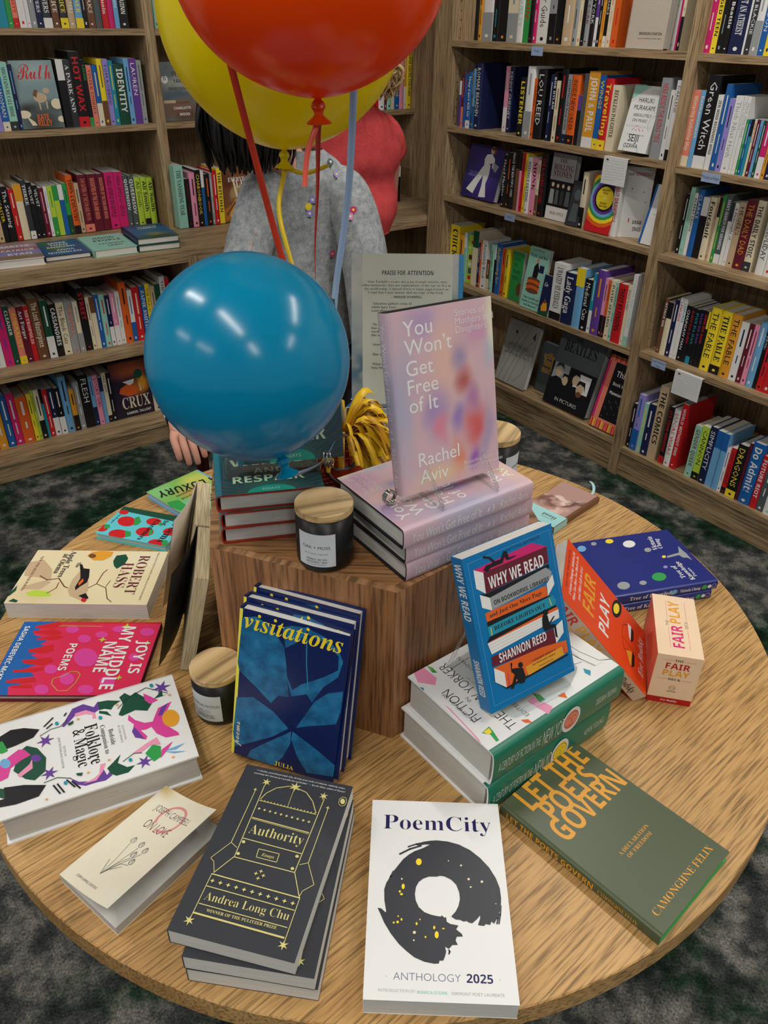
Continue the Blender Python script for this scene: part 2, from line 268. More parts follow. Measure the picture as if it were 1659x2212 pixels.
BOOKS_TXT = """
L1 L 3.430 1.5180
7801,89,215,0,bw,
8003,315,215,0,Tk,
8251,181,222,0,ew,Pathwood
8438,192,210,0,sr,KNUCKLEDUSTY
8659,252,225,0,rw,
8862,154,218,0,wr,GRIT
9051,224,220,0,gw,
9270,213,226,0,nw,RICHARD POWERS
9535,316,222,0,Kw,RICHARD POWERS
9837,288,228,0,xw,RICHARD PRICE
10126,291,224,0,Ky,RICHARD PRICE
10402,261,220,0,Xw,CONCERT PORTERS
10677,290,226,0,By,ERIC PUCHNER
10908,173,215,0,kw,
11128,267,218,0,xw,MORE PERKS
11397,270,222,0,Gr,TICKET
11651,238,216,0,rw,Amanda Quain
11881,223,212,0,Pn,
12087,190,214,0,Bw,THE CHILDREN
12357,348,222,0,kw,GUESS KATE QUINN

L2 L 3.430 1.1900
7154,159,225,0,Uw,
7363,259,223,0,bc,BOOK WOMAN
7640,294,223,0,tK,MOUNTAINS WE CALL HOME
7868,163,216,0,nB,
9647,269,229,0,kw,
9907,252,227,0,Kw,A DARK AND
10238,411,254,0,kr,HOT WAX
10522,158,226,0,ke,LIZZIE
10704,206,208,0,sx,VINTER STORIES
10917,220,209,0,bc,
11140,226,229,0,yx,
11358,211,228,0,Un,TOM ROBBINS
11556,184,222,0,Ty,
11864,433,210,0,Ew,IDENTITY
12184,208,229,0,Bn,
12435,294,229,0,uw,LAUREN
12683,203,222,0,gG,

L3 L 3.500 0.7850
6159,252,223,0,xc,
6390,211,218,0,Xk,
6602,213,208,0,ky,LANCASTER
6848,279,206,0,kw,The Satsang
7096,216,194,0,rc,
7356,305,210,0,cm,
7619,220,222,0,Kw,THREE
7828,199,212,0,kw,VELVET
8028,200,200,0,kw,VELVET
8229,202,188,0,Rp,
8397,135,193,0,wg,
8567,204,193,0,le,
8776,214,193,0,le,
8981,197,194,0,bw,
9172,184,198,0,eE,
9403,279,226,0,ok,TOWN & COUNTRY
9636,187,194,0,XK,
9925,391,224,0,Rs,DAUGHTERS OF THE SUN AND MOON
10317,391,223,0,Rs,DAUGHTERS OF THE SUN AND MOON
10669,313,222,0,Rs,DAUGHTERS OF THE SUN AND MOON
11021,390,225,0,Pk,MARIA SEMPLE GO GENTLE
11401,370,223,0,Pk,MARIA SEMPLE GO GENTLE
11697,224,207,0,Gw,QUEENSOV
11934,250,205,0,Gw,QUEENSOV
12198,277,194,0,lk,Ali Smith
12469,264,192,0,lk,Ali Smith
12745,287,190,0,lk,Ali Smith

L4 L 3.110 0.4252
4457,148,226,0,bw,
4559,56,217,0,wk,
4679,186,215,0,wk,
4931,319,224,0,Pu,
5195,208,225,0,Ew,CLEANER
5432,267,215,0,sy,AMERALIST
5681,231,216,0,Rw,Art Forger
5893,193,215,0,rw,METROPOLIS
6195,410,239,0,xc,The Lost Masterpiece
6548,296,225,0,Ew,
6836,279,206,0,kw,CASSANDRES
7126,302,207,0,ck,The Blank Cats
7430,305,206,0,go,ORWELL
7691,217,202,0,cg,
7948,298,249,0,kr,STREET
8170,146,210,0,cx,
8341,197,207,0,cx,
8530,181,214,0,bw,
8742,242,212,0,tr,
8954,183,205,0,nw,
9153,215,210,0,pw,
9358,194,212,0,wg,
9607,305,247,0,ok,
9858,197,210,0,wb,
10112,310,219,0,rc,
10389,245,218,0,bw,ZADIE SMITH
10606,189,223,0,yk,THE FRAUD
10809,217,211,0,XG,
11031,227,217,0,eE,
11259,229,244,0,wk,THE TEN YEAR
11466,184,235,0,rk,

L5 L 3.120 0.0955
3626,346,224,0,rw,
3974,350,216,0,mw,
4294,291,221,0,bw,
4587,294,221,0,Pw,
4957,446,198,0,ow,
5265,171,202,0,yE,
5405,108,213,0,lE,
5567,216,213,0,ck,
5729,109,212,0,Tk,
5882,197,206,0,rw,
6101,242,205,0,nw,
6344,244,201,0,kw,
6623,313,244,0,Bn,
6892,225,181,0,mk,
7125,241,209,0,gw,
7440,390,232,0,kw,FLESH
7720,171,219,0,Bn,
7922,232,221,0,pR,LUCKY GIRL
8115,154,205,0,Bn,
8279,174,222,0,ck,FIRE EXIT
8461,189,218,0,kw,
10406,400,221,0,ck,CRUX GABRIEL TALLENT
10745,278,209,0,kw,

LB1 L 3.430 1.5180
13646,217,210,0,tu,
13832,154,205,0,px,
13980,142,208,0,rw,
14110,117,195,0,mk,
14240,143,205,0,yk,KURT VONNEGUT
14390,157,205,0,yk,KURT VONNEGUT
14541,145,200,0,Tk,
14719,212,205,0,bw,
14931,213,210,0,Kw,

LB2 L 3.430 1.1900
13325,202,240,0,gK,

LB3 L 3.352 0.7850
13486,398,250,0,tK,THE VANISHING YEAR
13814,207,196,0,kR,
14055,274,218,0,pk,
14316,250,227,0,ky,CHABONBOOK
14514,145,223,0,bw,
14713,253,208,0,ko,
14899,120,211,0,gw,
15067,215,219,0,rw,
15296,243,227,0,yk,THE KITCHEN

LC1 L 3.430 1.5180
25573,291,205,0,ck,
25798,160,210,0,mx,
26058,359,220,0,Gw,

LC2 L 3.430 1.1900
23836,333,244,0,nw,BONITA
24120,213,230,0,rw,WITCH
24401,349,222,0,wk,Bound
24643,135,225,0,Rw,
24833,244,223,0,tn,
25051,191,221,0,cr,
25298,302,260,0,by,WOLF BELLS LENI ZUMAS
25573,249,254,0,py,SUPERFAN
25782,167,250,0,mw,
26019,308,251,0,yk,SUPER CACTIC FUN PARK
26258,169,222,0,Rk,

LC3 L 3.340 0.7850
23901,322,152,0,Rw,
24252,379,129,0,wk,
24487,93,167,0,tw,
24596,126,226,0,Te,
24741,164,185,0,sc,
24898,149,164,0,kw,

R1a R 2.530 1.4915
30106,219,260,0,Uw,
29802,389,255,0,kw,
29437,340,250,0,kw,NEW YORK
29191,152,240,0,pk,
28907,416,245,0,kw,Gaze
28576,246,230,0,mk,
28142,621,260,0,wg,
27646,371,250,0,kT,
27228,465,262,0,km,HER
26707,576,255,0,cg,
26245,349,250,0,wt,ART CRUELTY
25913,315,245,0,er,THE GUN!
25640,231,240,0,kP,OF ART
25417,215,235,0,Pw,
25028,563,250,0,wk,A Color Guide
24557,379,255,0,gk,
24198,339,262,0,km,RICK

R1b R 2.480 1.4915
23263,505,270,0,Xw,
22901,219,250,0,gk,
22703,177,245,0,co,
22533,163,250,0,kw,READ
22339,226,240,0,gR,OF NEW YORK
22115,223,240,0,kw,OF NEW YORK
21933,139,230,0,uw,
21798,132,220,0,kw,
21654,156,235,0,mr,
21502,148,235,0,kw,DRAW ADORABLE
21327,202,240,0,cs,
21083,285,262,0,or,
18871,162,255,0,Gw,
18657,267,240,0,wt,of Color
18492,64,230,0,Pw,
18399,121,245,0,ck,

R2a R 2.430 1.1757
28411,143,172,0,uw,
28265,150,201,0,Rs,
28086,207,197,0,br,
27847,271,207,0,bw,They Can't Kill Us
27675,73,233,0,Ky,
27565,146,220,0,Bb,
27311,361,241,0,nw,ROMARE BEARDEN
26156,244,235,50,pw,
25914,241,234,50,nw,KENNY CHESNEY
24720,338,206,0,ky,LISTENER
24346,410,244,0,wg,
24064,154,206,0,ok,
23770,434,237,0,kw,LOU REED
23241,148,223,0,nw,

R2b R 2.435 1.1757
23132,178,231,0,kw,BOB DYLAN
22940,207,204,0,cx,
22674,325,245,0,kr,
22410,202,228,0,gn,STORYTELLER Dave Grohl
22107,405,228,0,ok,INSIDE NEW ORDER
21813,182,165,0,ku,
21625,195,235,0,Gx,
21269,517,243,0,mw,JOHN & PAUL
20878,264,234,0,by,WINGS
20568,356,226,0,ry,Traveling
20205,370,207,0,ck,RECKLESS DAUGHTER
18204,426,241,0,gr,HERE BESIDE THE RISING TIDE
17901,180,208,0,wk,
17722,178,237,0,wk,DARLENE

R3a R 2.450 0.8936
25524,227,199,0,kw,Mood Machine
25291,239,215,0,ko,
25031,281,234,0,kw,PRINCE THE BEAUTIFUL ONES
24788,205,230,0,xk,
24620,131,223,0,pk,
24468,173,225,0,rk,
24316,129,223,0,yk,
24120,264,212,0,wk,WITHOUT GETTING
23830,317,213,0,pk,MONK
23595,153,207,0,cx,
23346,345,234,0,kr,THE ROLLING STONES

R3b R 2.440 0.8936
21062,272,199,0,ck,
19489,332,243,0,wr,VONNEGUT DRAWINGS

R4a R 2.460 0.5214
28540,652,241,0,yk,CHICKEN
28043,341,209,0,mk,
27780,186,222,0,tw,
27080,379,243,0,cE,
26821,139,198,0,nw,
26691,122,208,0,ow,
26449,362,215,0,wk,Assembly Book
26161,215,137,0,xc,
25924,260,208,0,te,
25735,117,210,0,kw,
25502,349,219,0,by,Auditioning for
25213,230,206,0,ok,
24965,266,208,0,yk,

R4b R 2.420 0.5214
21551,633,228,0,wk,I WASTED MY EYEBALLS
20944,581,206,0,nw,Lady Gaga
20404,426,236,0,By,
20000,384,203,0,kw,Medieval Cats
19722,172,232,0,Tw,
19432,408,251,0,um,
19144,168,226,0,pk,
18993,133,224,0,ok,
18817,218,226,0,ck,DAVID SEDARIS
18642,131,223,0,tk,
18359,434,225,0,rk,THEFT BY FINDING
18062,160,225,0,ck,ENGULFED
17881,203,270,0,wt,CALVIN AND HOBBES

S1 R 2.430 1.4910
16967,250,225,0,Pw,
16740,203,215,0,yk,MANAGED TEEN
16538,201,220,0,kg,
16346,184,222,0,kw,Melody Beattie
15989,472,235,0,nw,WHY I AM NOT AN ATHEIST
15719,68,228,0,wk,
15590,190,225,0,Kw,SHARON BLACKIE
15367,254,226,0,wg,
15141,198,215,0,bw,AIN BRANDON
14944,196,210,0,yk,
14756,181,220,0,rw,

S2 R 2.425 1.1700
16936,292,220,0,sc,Wintering Katherine May
16701,177,220,0,Bc,Enchantment
16386,453,264,0,kw,Green Witch
16060,199,213,0,wk,ZEN MIND BEGINNERS MIND
15834,196,244,0,bw,
15639,194,206,0,Uk,
15402,280,215,0,wg,Thich Nhat Hanh
15205,114,215,0,wg,Thich Nhat Hanh
15084,128,214,0,wg,Thich Nhat Hanh
14975,90,155,0,ew,
14889,82,156,0,bw,
14796,104,157,0,Tk,
14703,81,157,0,cr,HOW TO LOVE
14607,110,158,0,Rw,
14501,102,157,0,Bb,
14401,98,157,0,Ew,
14250,205,157,0,Pw,
14088,118,157,0,mk,
13932,194,159,0,nw,
13748,175,163,0,ew,

S3 R 2.470 0.8850
16789,146,196,0,kw,
16627,179,219,0,tg,
16466,144,203,0,wk,ALBERT CAMUS
16287,214,218,0,bw,CLARKE
16051,258,197,0,kw,
15789,264,201,0,ck,Foucault
15616,83,204,0,Xk,
15517,114,205,0,ck,
15404,114,214,0,ey,
15234,225,217,0,Gw,MAN'S SEARCH FOR MEANING
15055,134,198,0,wK,
14915,146,197,0,wn,A Philosophy of
14721,241,202,0,Xk,HEGEL'S
14419,363,217,0,Rm,THE DAILY DAD
14094,288,218,0,cK,THE DAILY STOIC
13627,310,222,0,wk,RYAN HOLIDAY
13359,224,224,0,rw,

S4 R 2.450 0.5300
16600,153,203,0,xw,ATTACK ON
16397,253,195,0,ck,
16173,194,209,0,nw,
15999,155,221,0,wr,LEMURIA
15844,154,220,0,wT,LEMURIA
15669,195,202,0,kw,CHAINSAW MAN
15481,182,201,0,kr,DAN DA DAN
15300,180,199,0,kT,DAN DA DAN
15127,167,202,0,ku,DAN DA DAN
14964,159,202,0,kr,DAN DA DAN
14840,88,202,0,ky,
14593,406,223,0,yk,THE FABLE
14186,409,222,0,yk,THE FABLE
13800,362,223,0,mk,THE FABLE
13474,291,204,0,wn,
13234,190,206,0,Rw,
13045,188,209,0,pR,
12819,265,224,0,Bw,
12626,121,196,0,kw,JUJUTSU
12443,244,196,0,rk,
12180,282,232,0,wr,

S5 R 2.430 0.1280
16899,162,189,0,kw,
16658,320,235,0,Ub,
16395,206,208,0,ty,
16128,328,215,0,nw,
15772,385,300,0,Xk,THE COMICS
15299,226,237,0,kr,IT'S YOUR WINDOW
15045,283,234,0,wr,LUCAS WARS
14786,235,266,0,rw,WORLD WITHOUT END
14069,285,208,0,tx,GENDER QUEER
13776,302,217,0,lk,CANNON
13473,305,228,0,nw,SIMPLICITY
13184,273,223,0,Bb,
12929,236,224,0,Bb,
12734,154,175,0,wu,
12558,199,183,0,rk,SAINT CATHERINE
12262,392,209,0,ky,DRAGONS
12011,110,226,0,Rk,
11724,465,238,0,bw,Do Admit!
11367,250,205,0,rw,FUTURE RIOT
11103,278,192,0,Gw,
10812,304,181,0,tw,
"""
ART_TXT = """
@poem
T N B- 13.85,190.4 0.6086 127 0.92 PoemCity
T A s- 28.7,19.56 -0.4165 67.4 1 ANTHOLOGY
T N b 101.8,19.29 1.193 26.4 1 2025
D t 21.95,22.74 0.669 0.644 -171
D t 134.8,23.27 0.7 0.611 -144
T g s- 14.24,7.963 -0.6592 36.6 1 INTRODUCTION BY
T t b 52.59,7.295 0.138 30.2 1 BIANCA STONE,
T g s- 85.82,7.169 1.087 52.5 1 VERMONT POET LAUREATE
P K 60.6,174.6 68.4,176.3 76.2,177.1 89.1,176.1 101.9,172.6 114.4,165.9 125.2,156.4 134.4,145 140.8,132.4 144.1,120.7 144.5,109.1 143.2,98.9 139.1,87.7 134.3,80.2 131.6,82.5 130.1,78.8 125.4,79.6 123.5,77.4 119.4,77.8 117.1,78.3 120,85.7 120,88.8 116.4,84.4 111.3,79.9 107.8,80.4 105.6,82.1 102,81.4 98.5,83.1 93.8,83.3 89.2,86.4 94.2,92.1 97.5,98.4 99.5,106.1 99.2,113.8 96.3,122.8 91,128.5 83.7,132.2 78.7,132.7 75,131.5 66.3,131.3 60,128.6 55,124.5 51.9,118.4 50.7,110.6 51.5,103 54.8,95.6 60.7,90.2 67.8,87.6 73.8,86.4 78.5,86 79.1,87.6 82,84.9 83.8,85.6 84.2,80.7 87.7,78.4 96.4,77 93.9,72.7 99.5,68.2 100.5,65.3 94.1,65 92.7,60.9 94.8,56.4 89.1,56.1 85.4,52 81.5,54.1 82.5,49 81.2,44.5 79.3,40 75.3,39.8 74.7,37 70.2,36.5 60,38.1 49.8,42.2 41.9,48.1 33.8,55.2 25.5,65.4 18.1,77 13.7,86.6 10.4,93.2 14.7,92.5 19,88.6 19.9,89.3 17.6,101.7 17,114.5 19.2,122.4 24,130.6 27.6,137.5 32.5,144.5 37.5,151.6 43.8,157.5 50.2,162 60.5,166.6 68.3,171.3 61.9,171 55.4,169.3 50.2,170.5
L K 2.2 33.6,157.8 45.1,164.6 58,169.4
L K 1.8 43.1,167.4 52.8,171.4 63.2,174
L K 2.2 20.5,120.5 24,129.9 27,136.1
L K 1.6 143.3,100.2 141.8,90.2 139.4,80.4
L K 1.6 137.3,80.3 139,86.4 140.4,91.4
L K 1.6 85.2,50.9 86.2,49.2 85.2,46.9
D y 55.23,148.8 4.16 3.28 85
D y 37.79,118.5 3.14 1.72 90
D y 34.18,112.5 1.3 1.22 79
D y 36.05,109.4 1.71 1.28 -176
D c 36.23,127.3 1.07 0.989 80
D y 32.26,78.13 1.45 1.41 68
D y 28.14,77.37 1.09 1.06 71
D y 36.36,81.07 1.46 0.947 89
D y 32.76,84.46 0.859 0.828 71
D y 52.31,77.09 1.68 1.06 88
D y 55.89,81.81 0.973 0.709 86
D y 73.21,66 3.77 2.09 87
D y 70.83,73.6 1.91 1.17 86
D y 61.53,63.21 1.17 0.927 84
D y 80.42,72.77 1.41 0.713 -176
D c 110.4,129.7 1.5 1.33 62
D c 124.9,127.2 1.56 1.39 -140
D c 112.1,120.4 1.14 1.02 -150
D c 102.8,145.9 1.26 1.11 66
D c 88.8,151.1 0.846 0.749 70
D c 49.92,67.47 1.68 1.61 53
D c 49.32,59.26 0.945 0.908 47
D c 138.1,102.1 0.661 0.576 54
@auth
T w S- 13.84,203.9 -0.8322 111 1 “A singular, generational mind. Like all truly great works of criticism, Authority makes
T w S- 12.7,199.3 -0.9524 113 1 remaining alive feel not just possible but worthwhile.” — Kaveh Akbar, author of Martyr!
L Y .9 31.4,185.9 33.2,90.9
L Y .9 105.2,185.3 102.2,89
L Y .8 23.5,176.5 23.1,106
L Y .8 113.3,173 112.8,103.2
L Y 1 33.8,167.2 37.4,176.3 46.5,186 60.4,192 67.6,192 82.2,188.6 93.3,178.6 101.6,164.7
L Y .9 33.2,164.8 102.2,162.8
L Y .5 67,186.6 67.5,166.4
L Y 1.2 33.8,141.4 101.9,138.3
L Y .5 34.1,139.8 102,136.6
L Y 1 33.3,114.3 101.9,111.8
L Y 1 32.9,90.5 102.4,89.1
T Y S- 36.31,121.7 -2.591 63.2 1.15 Authority
L Y .8 55.3,106 79.1,105.7 79.6,95.6 56.3,96 55.3,106
T Y Z 60.81,98.69 -1.204 14.4 1 Essays
L Y .7 23.1,106 9.1,83.3 14.3,79.9 19.8,68.2
L Y .9 32.9,90.5 19.5,68.2
L Y .7 112.8,103.2 126.5,80.9 117,71.2 115.8,64.4
L Y .9 102.4,89.1 115.8,64.4
L Y .7 104.8,98.9 112.8,103.2
L Y .7 23.1,106 31.4,101.6
L Y 1.3 18.1,66.3 116.9,63.3
L Y 1 18.7,52.3 115.5,49.5
T Y S- 21.66,37.87 -0.668 91.4 1.1 Andrea Long Chu
L Y .9 19,32.9 114.5,30.8
T Y B 29.41,26.47 -1.323 75.2 1 WINNER OF THE PULITZER PRIZE
L Y 1.9 18.2,22.5 114.9,20.3
L Y .8 18.1,66.3 17.2,15.8
L Y .8 116.9,63.3 116.9,15
* Y 32.13,190.3 5.7
* Y 67.55,192 7.29
* Y 103.5,188.1 5.54
* Y 23.18,177.3 2.65
* Y 112.9,174.1 2.55
* Y 17.04,14.04 5.76
* Y 116.8,13.39 5.5
* Y 67.53,81.34 2.56
* Y 63.18,77.67 2.55
* Y 71.7,77.25 2.54
* Y 67.32,73 2.52
D Y 36.21,109.6 2.08 1.8 159
D Y 36.04,94.8 2.04 1.75 161
D Y 98.78,107.2 1.98 1.79 168
D Y 98.68,92.4 1.95 1.74 170
R Y 10 2.05 37.2,153.7 97.8,150.8
R Y 11 2.55 22.3,58.7 111.9,55.6
R Y 17 1.18 35.6,164.7 100.7,162.8
L Y .6 125.4,191.9 122.7,187.9 123.4,182.3 126.8,179.3 130.9,181 131.7,186.6 129.7,191.5 125.4,191.9
D Y 127.2,185.8 3.85 2.67 108
@visit1
P b 4.6,204 22.9,210.2 42.1,202.9 62.4,179.4 69.5,143.4 70.5,131.5 79.5,82.2 77.2,68.6 54.3,90.9 29.7,110.4 5.3,127.7 2.3,139.2
P b 58.5,205.6 70.8,211.1 88.8,213.3 112.6,207.7 131.9,194.1 139.1,180.6 134.9,157.6 117.8,138.2 108.6,118.9 93,84.6 86.5,71.8 81.4,97.6 71,131.6 64.4,178
P V 64.4,178 69.4,139.3 78.4,121.6 88.7,133.1 116.4,151.9 133.9,167.2 132.7,186.5 113.4,200.2 89.5,204.9 78.1,189.9
P b 143.5,140.2 124,131 109,114.9 93.4,80.5 87.8,67.9 101.5,74.7 139.3,90.5 143.4,111.7
P V 71.9,109.2 60.6,107.7 32.7,66.7 10.4,41.8 57.1,53.2 77.6,63.4 93.4,80.5 105.6,111.7 97.2,121.4
P b 3.8,87.3 26.9,94.7 54.9,82.6 73.4,67.4 77.6,63.4 57.8,44.7 31.4,26.8 6.2,11.4 2,32.3
P b 81.7,60.5 76.4,55.4 47,30 28.3,12.4 21.4,-5.9 29.9,-12 57.6,-5.4 73.6,17.1 82.3,42.2
P b 83.6,61.1 95.6,55.5 121.6,42.8 144.8,29.2 143.8,11.2 107.9,4.8 92.4,26 82.7,48.9
L T 1.2 89.5,214.5 93,166.7 98.4,128
L k 1.5 89.7,212.6 90.9,201.4
T y I 7.624,191.1 -5.489 129 1.05 visitations
T y B 63,1.704 -0.2296 26.6 1 JULIA
T c C 10.07,-3.066 90.12 60.1 1 poems
@why
L B .35 6.7,201.2 136.4,202.6 139.3,6.6 6,8.6 6.7,201.2
T n N 65.88,196.8 0.243 54.1 1 NATIONAL BESTSELLER
P P 13,190.8 105.9,194.7 128.3,182.5 26.3,183
P R 26.3,183 128.3,182.5 127,160.5 24.5,155.9
P w 13,190.8 26.3,183 24.5,155.9 12.1,166.9
P k 14.7,158.6 24.4,155.6 126.8,159.2 127.3,153.7 28.9,148.7
T w b 31.2,159.1 0.497 88.4 1.75 WHY WE READ
P g 28.9,148.7 121.2,155.9 129.4,147.7 126.6,138 28.3,131.9
P w 15.3,157.7 28.9,148.7 29,131.6 15.2,140.5
P w 118.4,134.3 130.1,143.4 130.7,129.7 117.5,117.8
T k b 33.68,137.2 3.691 89.7 1.3 ON BOOKWORMS, LIBRARIES
P o 17.7,131.7 116.5,133 117.7,118.4 18.2,120.1
T k B 23.45,123.6 -1.61 85 1 and Just One More Page
P k 18.2,120.1 117.5,117.8 124.6,115.8 18.2,113.3
P T 17.5,113.6 124.6,116.2 128.7,107.4 125.9,101.7 17.6,100.2
L y 1 22.2,111 21.8,100.7
L y 1 118.4,114.1 120.5,103.8
T k B 27.01,105.2 -1.11 83.5 1 BEFORE LIGHTS OUT
P k 12.3,93.4 18.3,100.1 126.7,101.4 129.2,97.7
P o 13.1,93.7 101.2,97.7 128.6,98.6 130.5,93.8 30.5,93.2
P w 13,93.1 130.2,94.3 129.5,82.4 16.3,76.9
L g .3 13.7,89.5 130.1,91.2
L g .3 14.3,85.3 130.1,87.7
L g .3 15.3,80.9 129.8,84.4
P R 14.8,73.8 117.4,72.1 118.2,50.9 14.2,60.4
P w 117.4,72.1 133.7,78 132.7,60.3 118,50.3
T w b 25.89,61 -4.212 78 1.75 SHANNON REED
P o 15.3,58.2 92.3,54.7 134.6,48.1 134.7,31.4 28.4,25.6
P m 63.1,39.5 127.4,42.2 128.4,29.8 65.2,26.2
P w 15.3,58.2 29.6,45.9 29,24.9 13.5,39.4
P k 13.4,38.8 28.3,25.3 134.9,28.5 131.9,26.2 29.4,22.7
T k I 73.32,41.76 -2.299 41.4 1 “A delightful addition to
T k I 73.81,36.29 -1.967 42 1 any bookworm's shelves.”
T k N 84.06,30.48 -0.4293 24.9 1 WASHINGTON POST
L P 1.2 34.4,42.4 33.6,27.7
L P 1.2 127.5,42.9 127.8,31.5
P k 26.7,185.9 32.1,190.3 39.4,190 42.7,191 38,197 29.3,201.3 30.5,203.4 39.9,198.9 45.7,191.2 54.6,190.6 61,199.1 65.4,198.3 67.2,188.7 78.6,187.9 77.6,186.8 67.4,186.1 63,187 61.2,192.7 56.6,185.4 38.5,185.5 31.8,182.2
D k 108.6,98.17 4.76 3.89 134
P k 104.2,96.5 110.9,93.2 112,82.5 120.7,88.6 122.2,87.4 112.3,79.7 121.7,76.6 121.5,59.3 122.7,56.8 118.2,59.6 118.4,73.1 102.8,73.8 100.3,81.7 101.6,92.1
D k 55.59,45.52 4.29 3.51 122
P k 40.9,54.6 43.8,53.3 41.4,46.2 51.1,43.3 58.5,40.2 60.5,26.8 57.4,19.9 49.7,21.2 46,30.5 39.7,19.5 34.3,19.8 44.2,36.8 39.9,42.7
@fair
T k N 30.39,199.6 -0.451 88.7 0.9 NEW YORK TIMES BESTSELLER
T w I 21.34,189.9 -0.6305 104 1 A Game-Changing Solution for
T w I 20.42,180.2 -1.042 104 1 When You Have Too Much to Do
T w I 33.65,168.8 0.7287 77.5 1 (and More Life to Live)
T m b 30.71,134.9 -0.781 84 1 FAIR
T w b 25.01,97.92 0.6947 81.6 1 PLAY
D k 113.3,78.61 26.1 10.7 162
D y 112,79.71 15.6 6.43 161
P k 110.8,39.3 105.5,32.7 87.1,32.8 78.3,37.1 77.3,40.8
P w 109.1,49.2 110.8,39.3 77.3,40.8 80.6,44.6
L k .5 93,62 66.8,63.7 61.1,23.2
L k .5 93,62 107.6,47
L k .5 66.8,63.7 42.7,58 51.2,47.6
P k 59.1,36 53.8,30.7 33.4,30.8 26,35 23.8,39.1
P m 46.1,52.8 56.3,37.1 23.8,39.1 27.1,44.3
T w I 26.58,8.765 1.922 84.5 1 Eve Rodsky
@chang
D g 148.2,155.4 5.93 4.61 121
D y 149,123.9 8.15 6.26 112
D w 132.9,93.15 12.9 9.71 116
D g 108.5,69.68 7.67 5.56 123
D y 82.96,53 4.56 3.17 126
D U 55.21,67 4.53 3.26 119
D e 32.5,93.08 14.1 10.3 112
D g 23.81,128.7 7.08 5.26 113
D g 24.46,164.6 12.1 9.22 115
D B 138.9,183.9 9.98 7.32 135
P g 106.6,10.1 93.2,10.1 82.3,8.6 61.9,10.1 70.6,14.4 72.4,21.7 80.9,24.6 78,49.7 83.5,46.4 87.7,20.3
T w B 103.2,51.76 -13.72 42.5 1.1 Victoria
T w B 105.9,41 -14.43 30.2 1.1 Chang
T w B 19.05,49.17 -6.755 36.2 1.1 Tree of
T w B 11.22,36.53 -3.115 52.8 1.1 Knowledge
T w S- 18.87,28.28 -6.119 24.1 1 Poems
@joy
P b 0.4,-1.8 0.2,54.2 9.4,27.8 18.9,31.2 31.5,25.4 40.7,55.5 53,43.4 61.9,64.8 76.8,37.8 91.2,63 105.5,42.4 122,60.2 127.6,29.4 141,49.9 143.7,29.9 160.7,36.5 160.8,2.7 100,1
P r 0.2,54.2 11,22.1 15.8,21.8 18.8,52.1 9.2,61.4
P r 18.8,56.3 22.1,22 26.9,22.7 33,52.8 28.2,69.8
P r 31.4,64.7 39.3,33.3 43.9,35 43.7,60.6 37.5,75
P r 52.9,63.8 65,30.5 70.9,31.7 73.8,56.8 67.8,68.9
P r 82.5,69.9 88.4,28.2 95.6,34.8 99.7,64 91.1,76.8
P r 102.6,67 109.7,24.4 113.9,25.1 113.8,53.3 108.2,70.9
P r 124.8,61.2 130.3,21.8 135.7,23.9 137,48.4 132.9,66.1
P r 138.3,60.4 141,32.7 145,34.2 146.3,51.8 144.9,64.7
D q 18.66,81.32 11.4 8.16 64
D q 40.44,106.9 11.4 8.37 60
D q 31.03,131 10 7.29 66
D q 24.43,200 12 9.03 69
D q 82.18,121.8 22.7 16.1 -141
D q 127.3,108.6 13.8 9.47 -141
D q 148.8,79.44 12.2 8.61 54
D q 148.7,142.3 12.2 8.64 68
D q 18.31,154.5 10.9 7.62 73
D q 108.1,78.72 11.6 8.27 50
D q 132.6,168.2 12.9 9.73 56
D q 82.04,193.9 9.61 7.29 -140
L l .8 127.4,88.3 138.2,90.1 151.4,103.2 151.4,116.5 136.8,123.2 119.1,125.4 113,119.5 112.2,109.5 121.9,101 124.7,94.1 127.4,88.3
L l .8 10.8,58.8 12.1,126.5
* l 12.54,164.5 9.16
* l 42.81,135.4 6.81
* l 50.77,205.8 6.71
* l 125,183.2 5.71
T w b 44.71,192.6 -0.08346 71.4 1 JOY IS
T w b 12.56,160.3 3.003 136 1.15 MY MIDDLE
T w b 48,141 2.235 65.6 1.15 NAME
T w b 52.17,88.43 2.767 58.2 1 POEMS
T w b 12.03,6.139 1.921 149 1 SASHA DEBEVEC-McKENNEY
@hass
P X 36.7,-5.5 28.3,21.3 55,44.8 88.4,54.6 77.9,28.3 74.6,4.6
P X 103.7,13.7 84.9,46.6 92,55.9 110.2,44.8 110.8,18.7
P E 130.5,-2.9 100.3,3.6 114.5,7 128.7,1.7
P l 121.2,24.9 112.2,36.8 117,62.6 127.4,69 129.4,51.9 128,34.1
P E 142.4,5.1 135.4,10.9 140.4,20.5 145.5,19.3
L x 2.2 74.1,31.4 84.9,46.6 80.8,65.3 102.4,81.7 105.8,88.4
L x 1.6 120.6,59.6 106.2,69.8 91.8,69.1
L x 1.8 105.2,122.3 94.1,132.2 64.5,134.3 54.9,138.2
L x 1.6 94.1,132.2 104.6,150.8 132.5,161.4 140.9,170.4
L x 1.2 101,149.8 84.6,152.7
P E 29.7,141.1 13.7,142.2 9.4,157.4 21.3,164.9 39,163.4 52,153.3 43.2,146.2
P m 14.8,91.2 3.4,96.9 0.2,112.4 2.6,134.3 15.9,133.5 28.1,123.2 28.4,107.1
D x 15.42,100.7 7.46 5.59 52
P X 112.9,90.8 84.1,88.8 57.8,93.6 61.4,103.8 90.8,118.2 112.3,123.5 122.8,123.6 133.1,131.7 142.1,126.6 133.5,111.9 126.8,98.8
P k 40.6,86.8 40.5,91.3 52,97.4 53.7,108.2 76.1,114.2 90.8,115.5 101.9,108 112.7,103.2 103.8,99.8 80.1,100.9 61.5,94.8
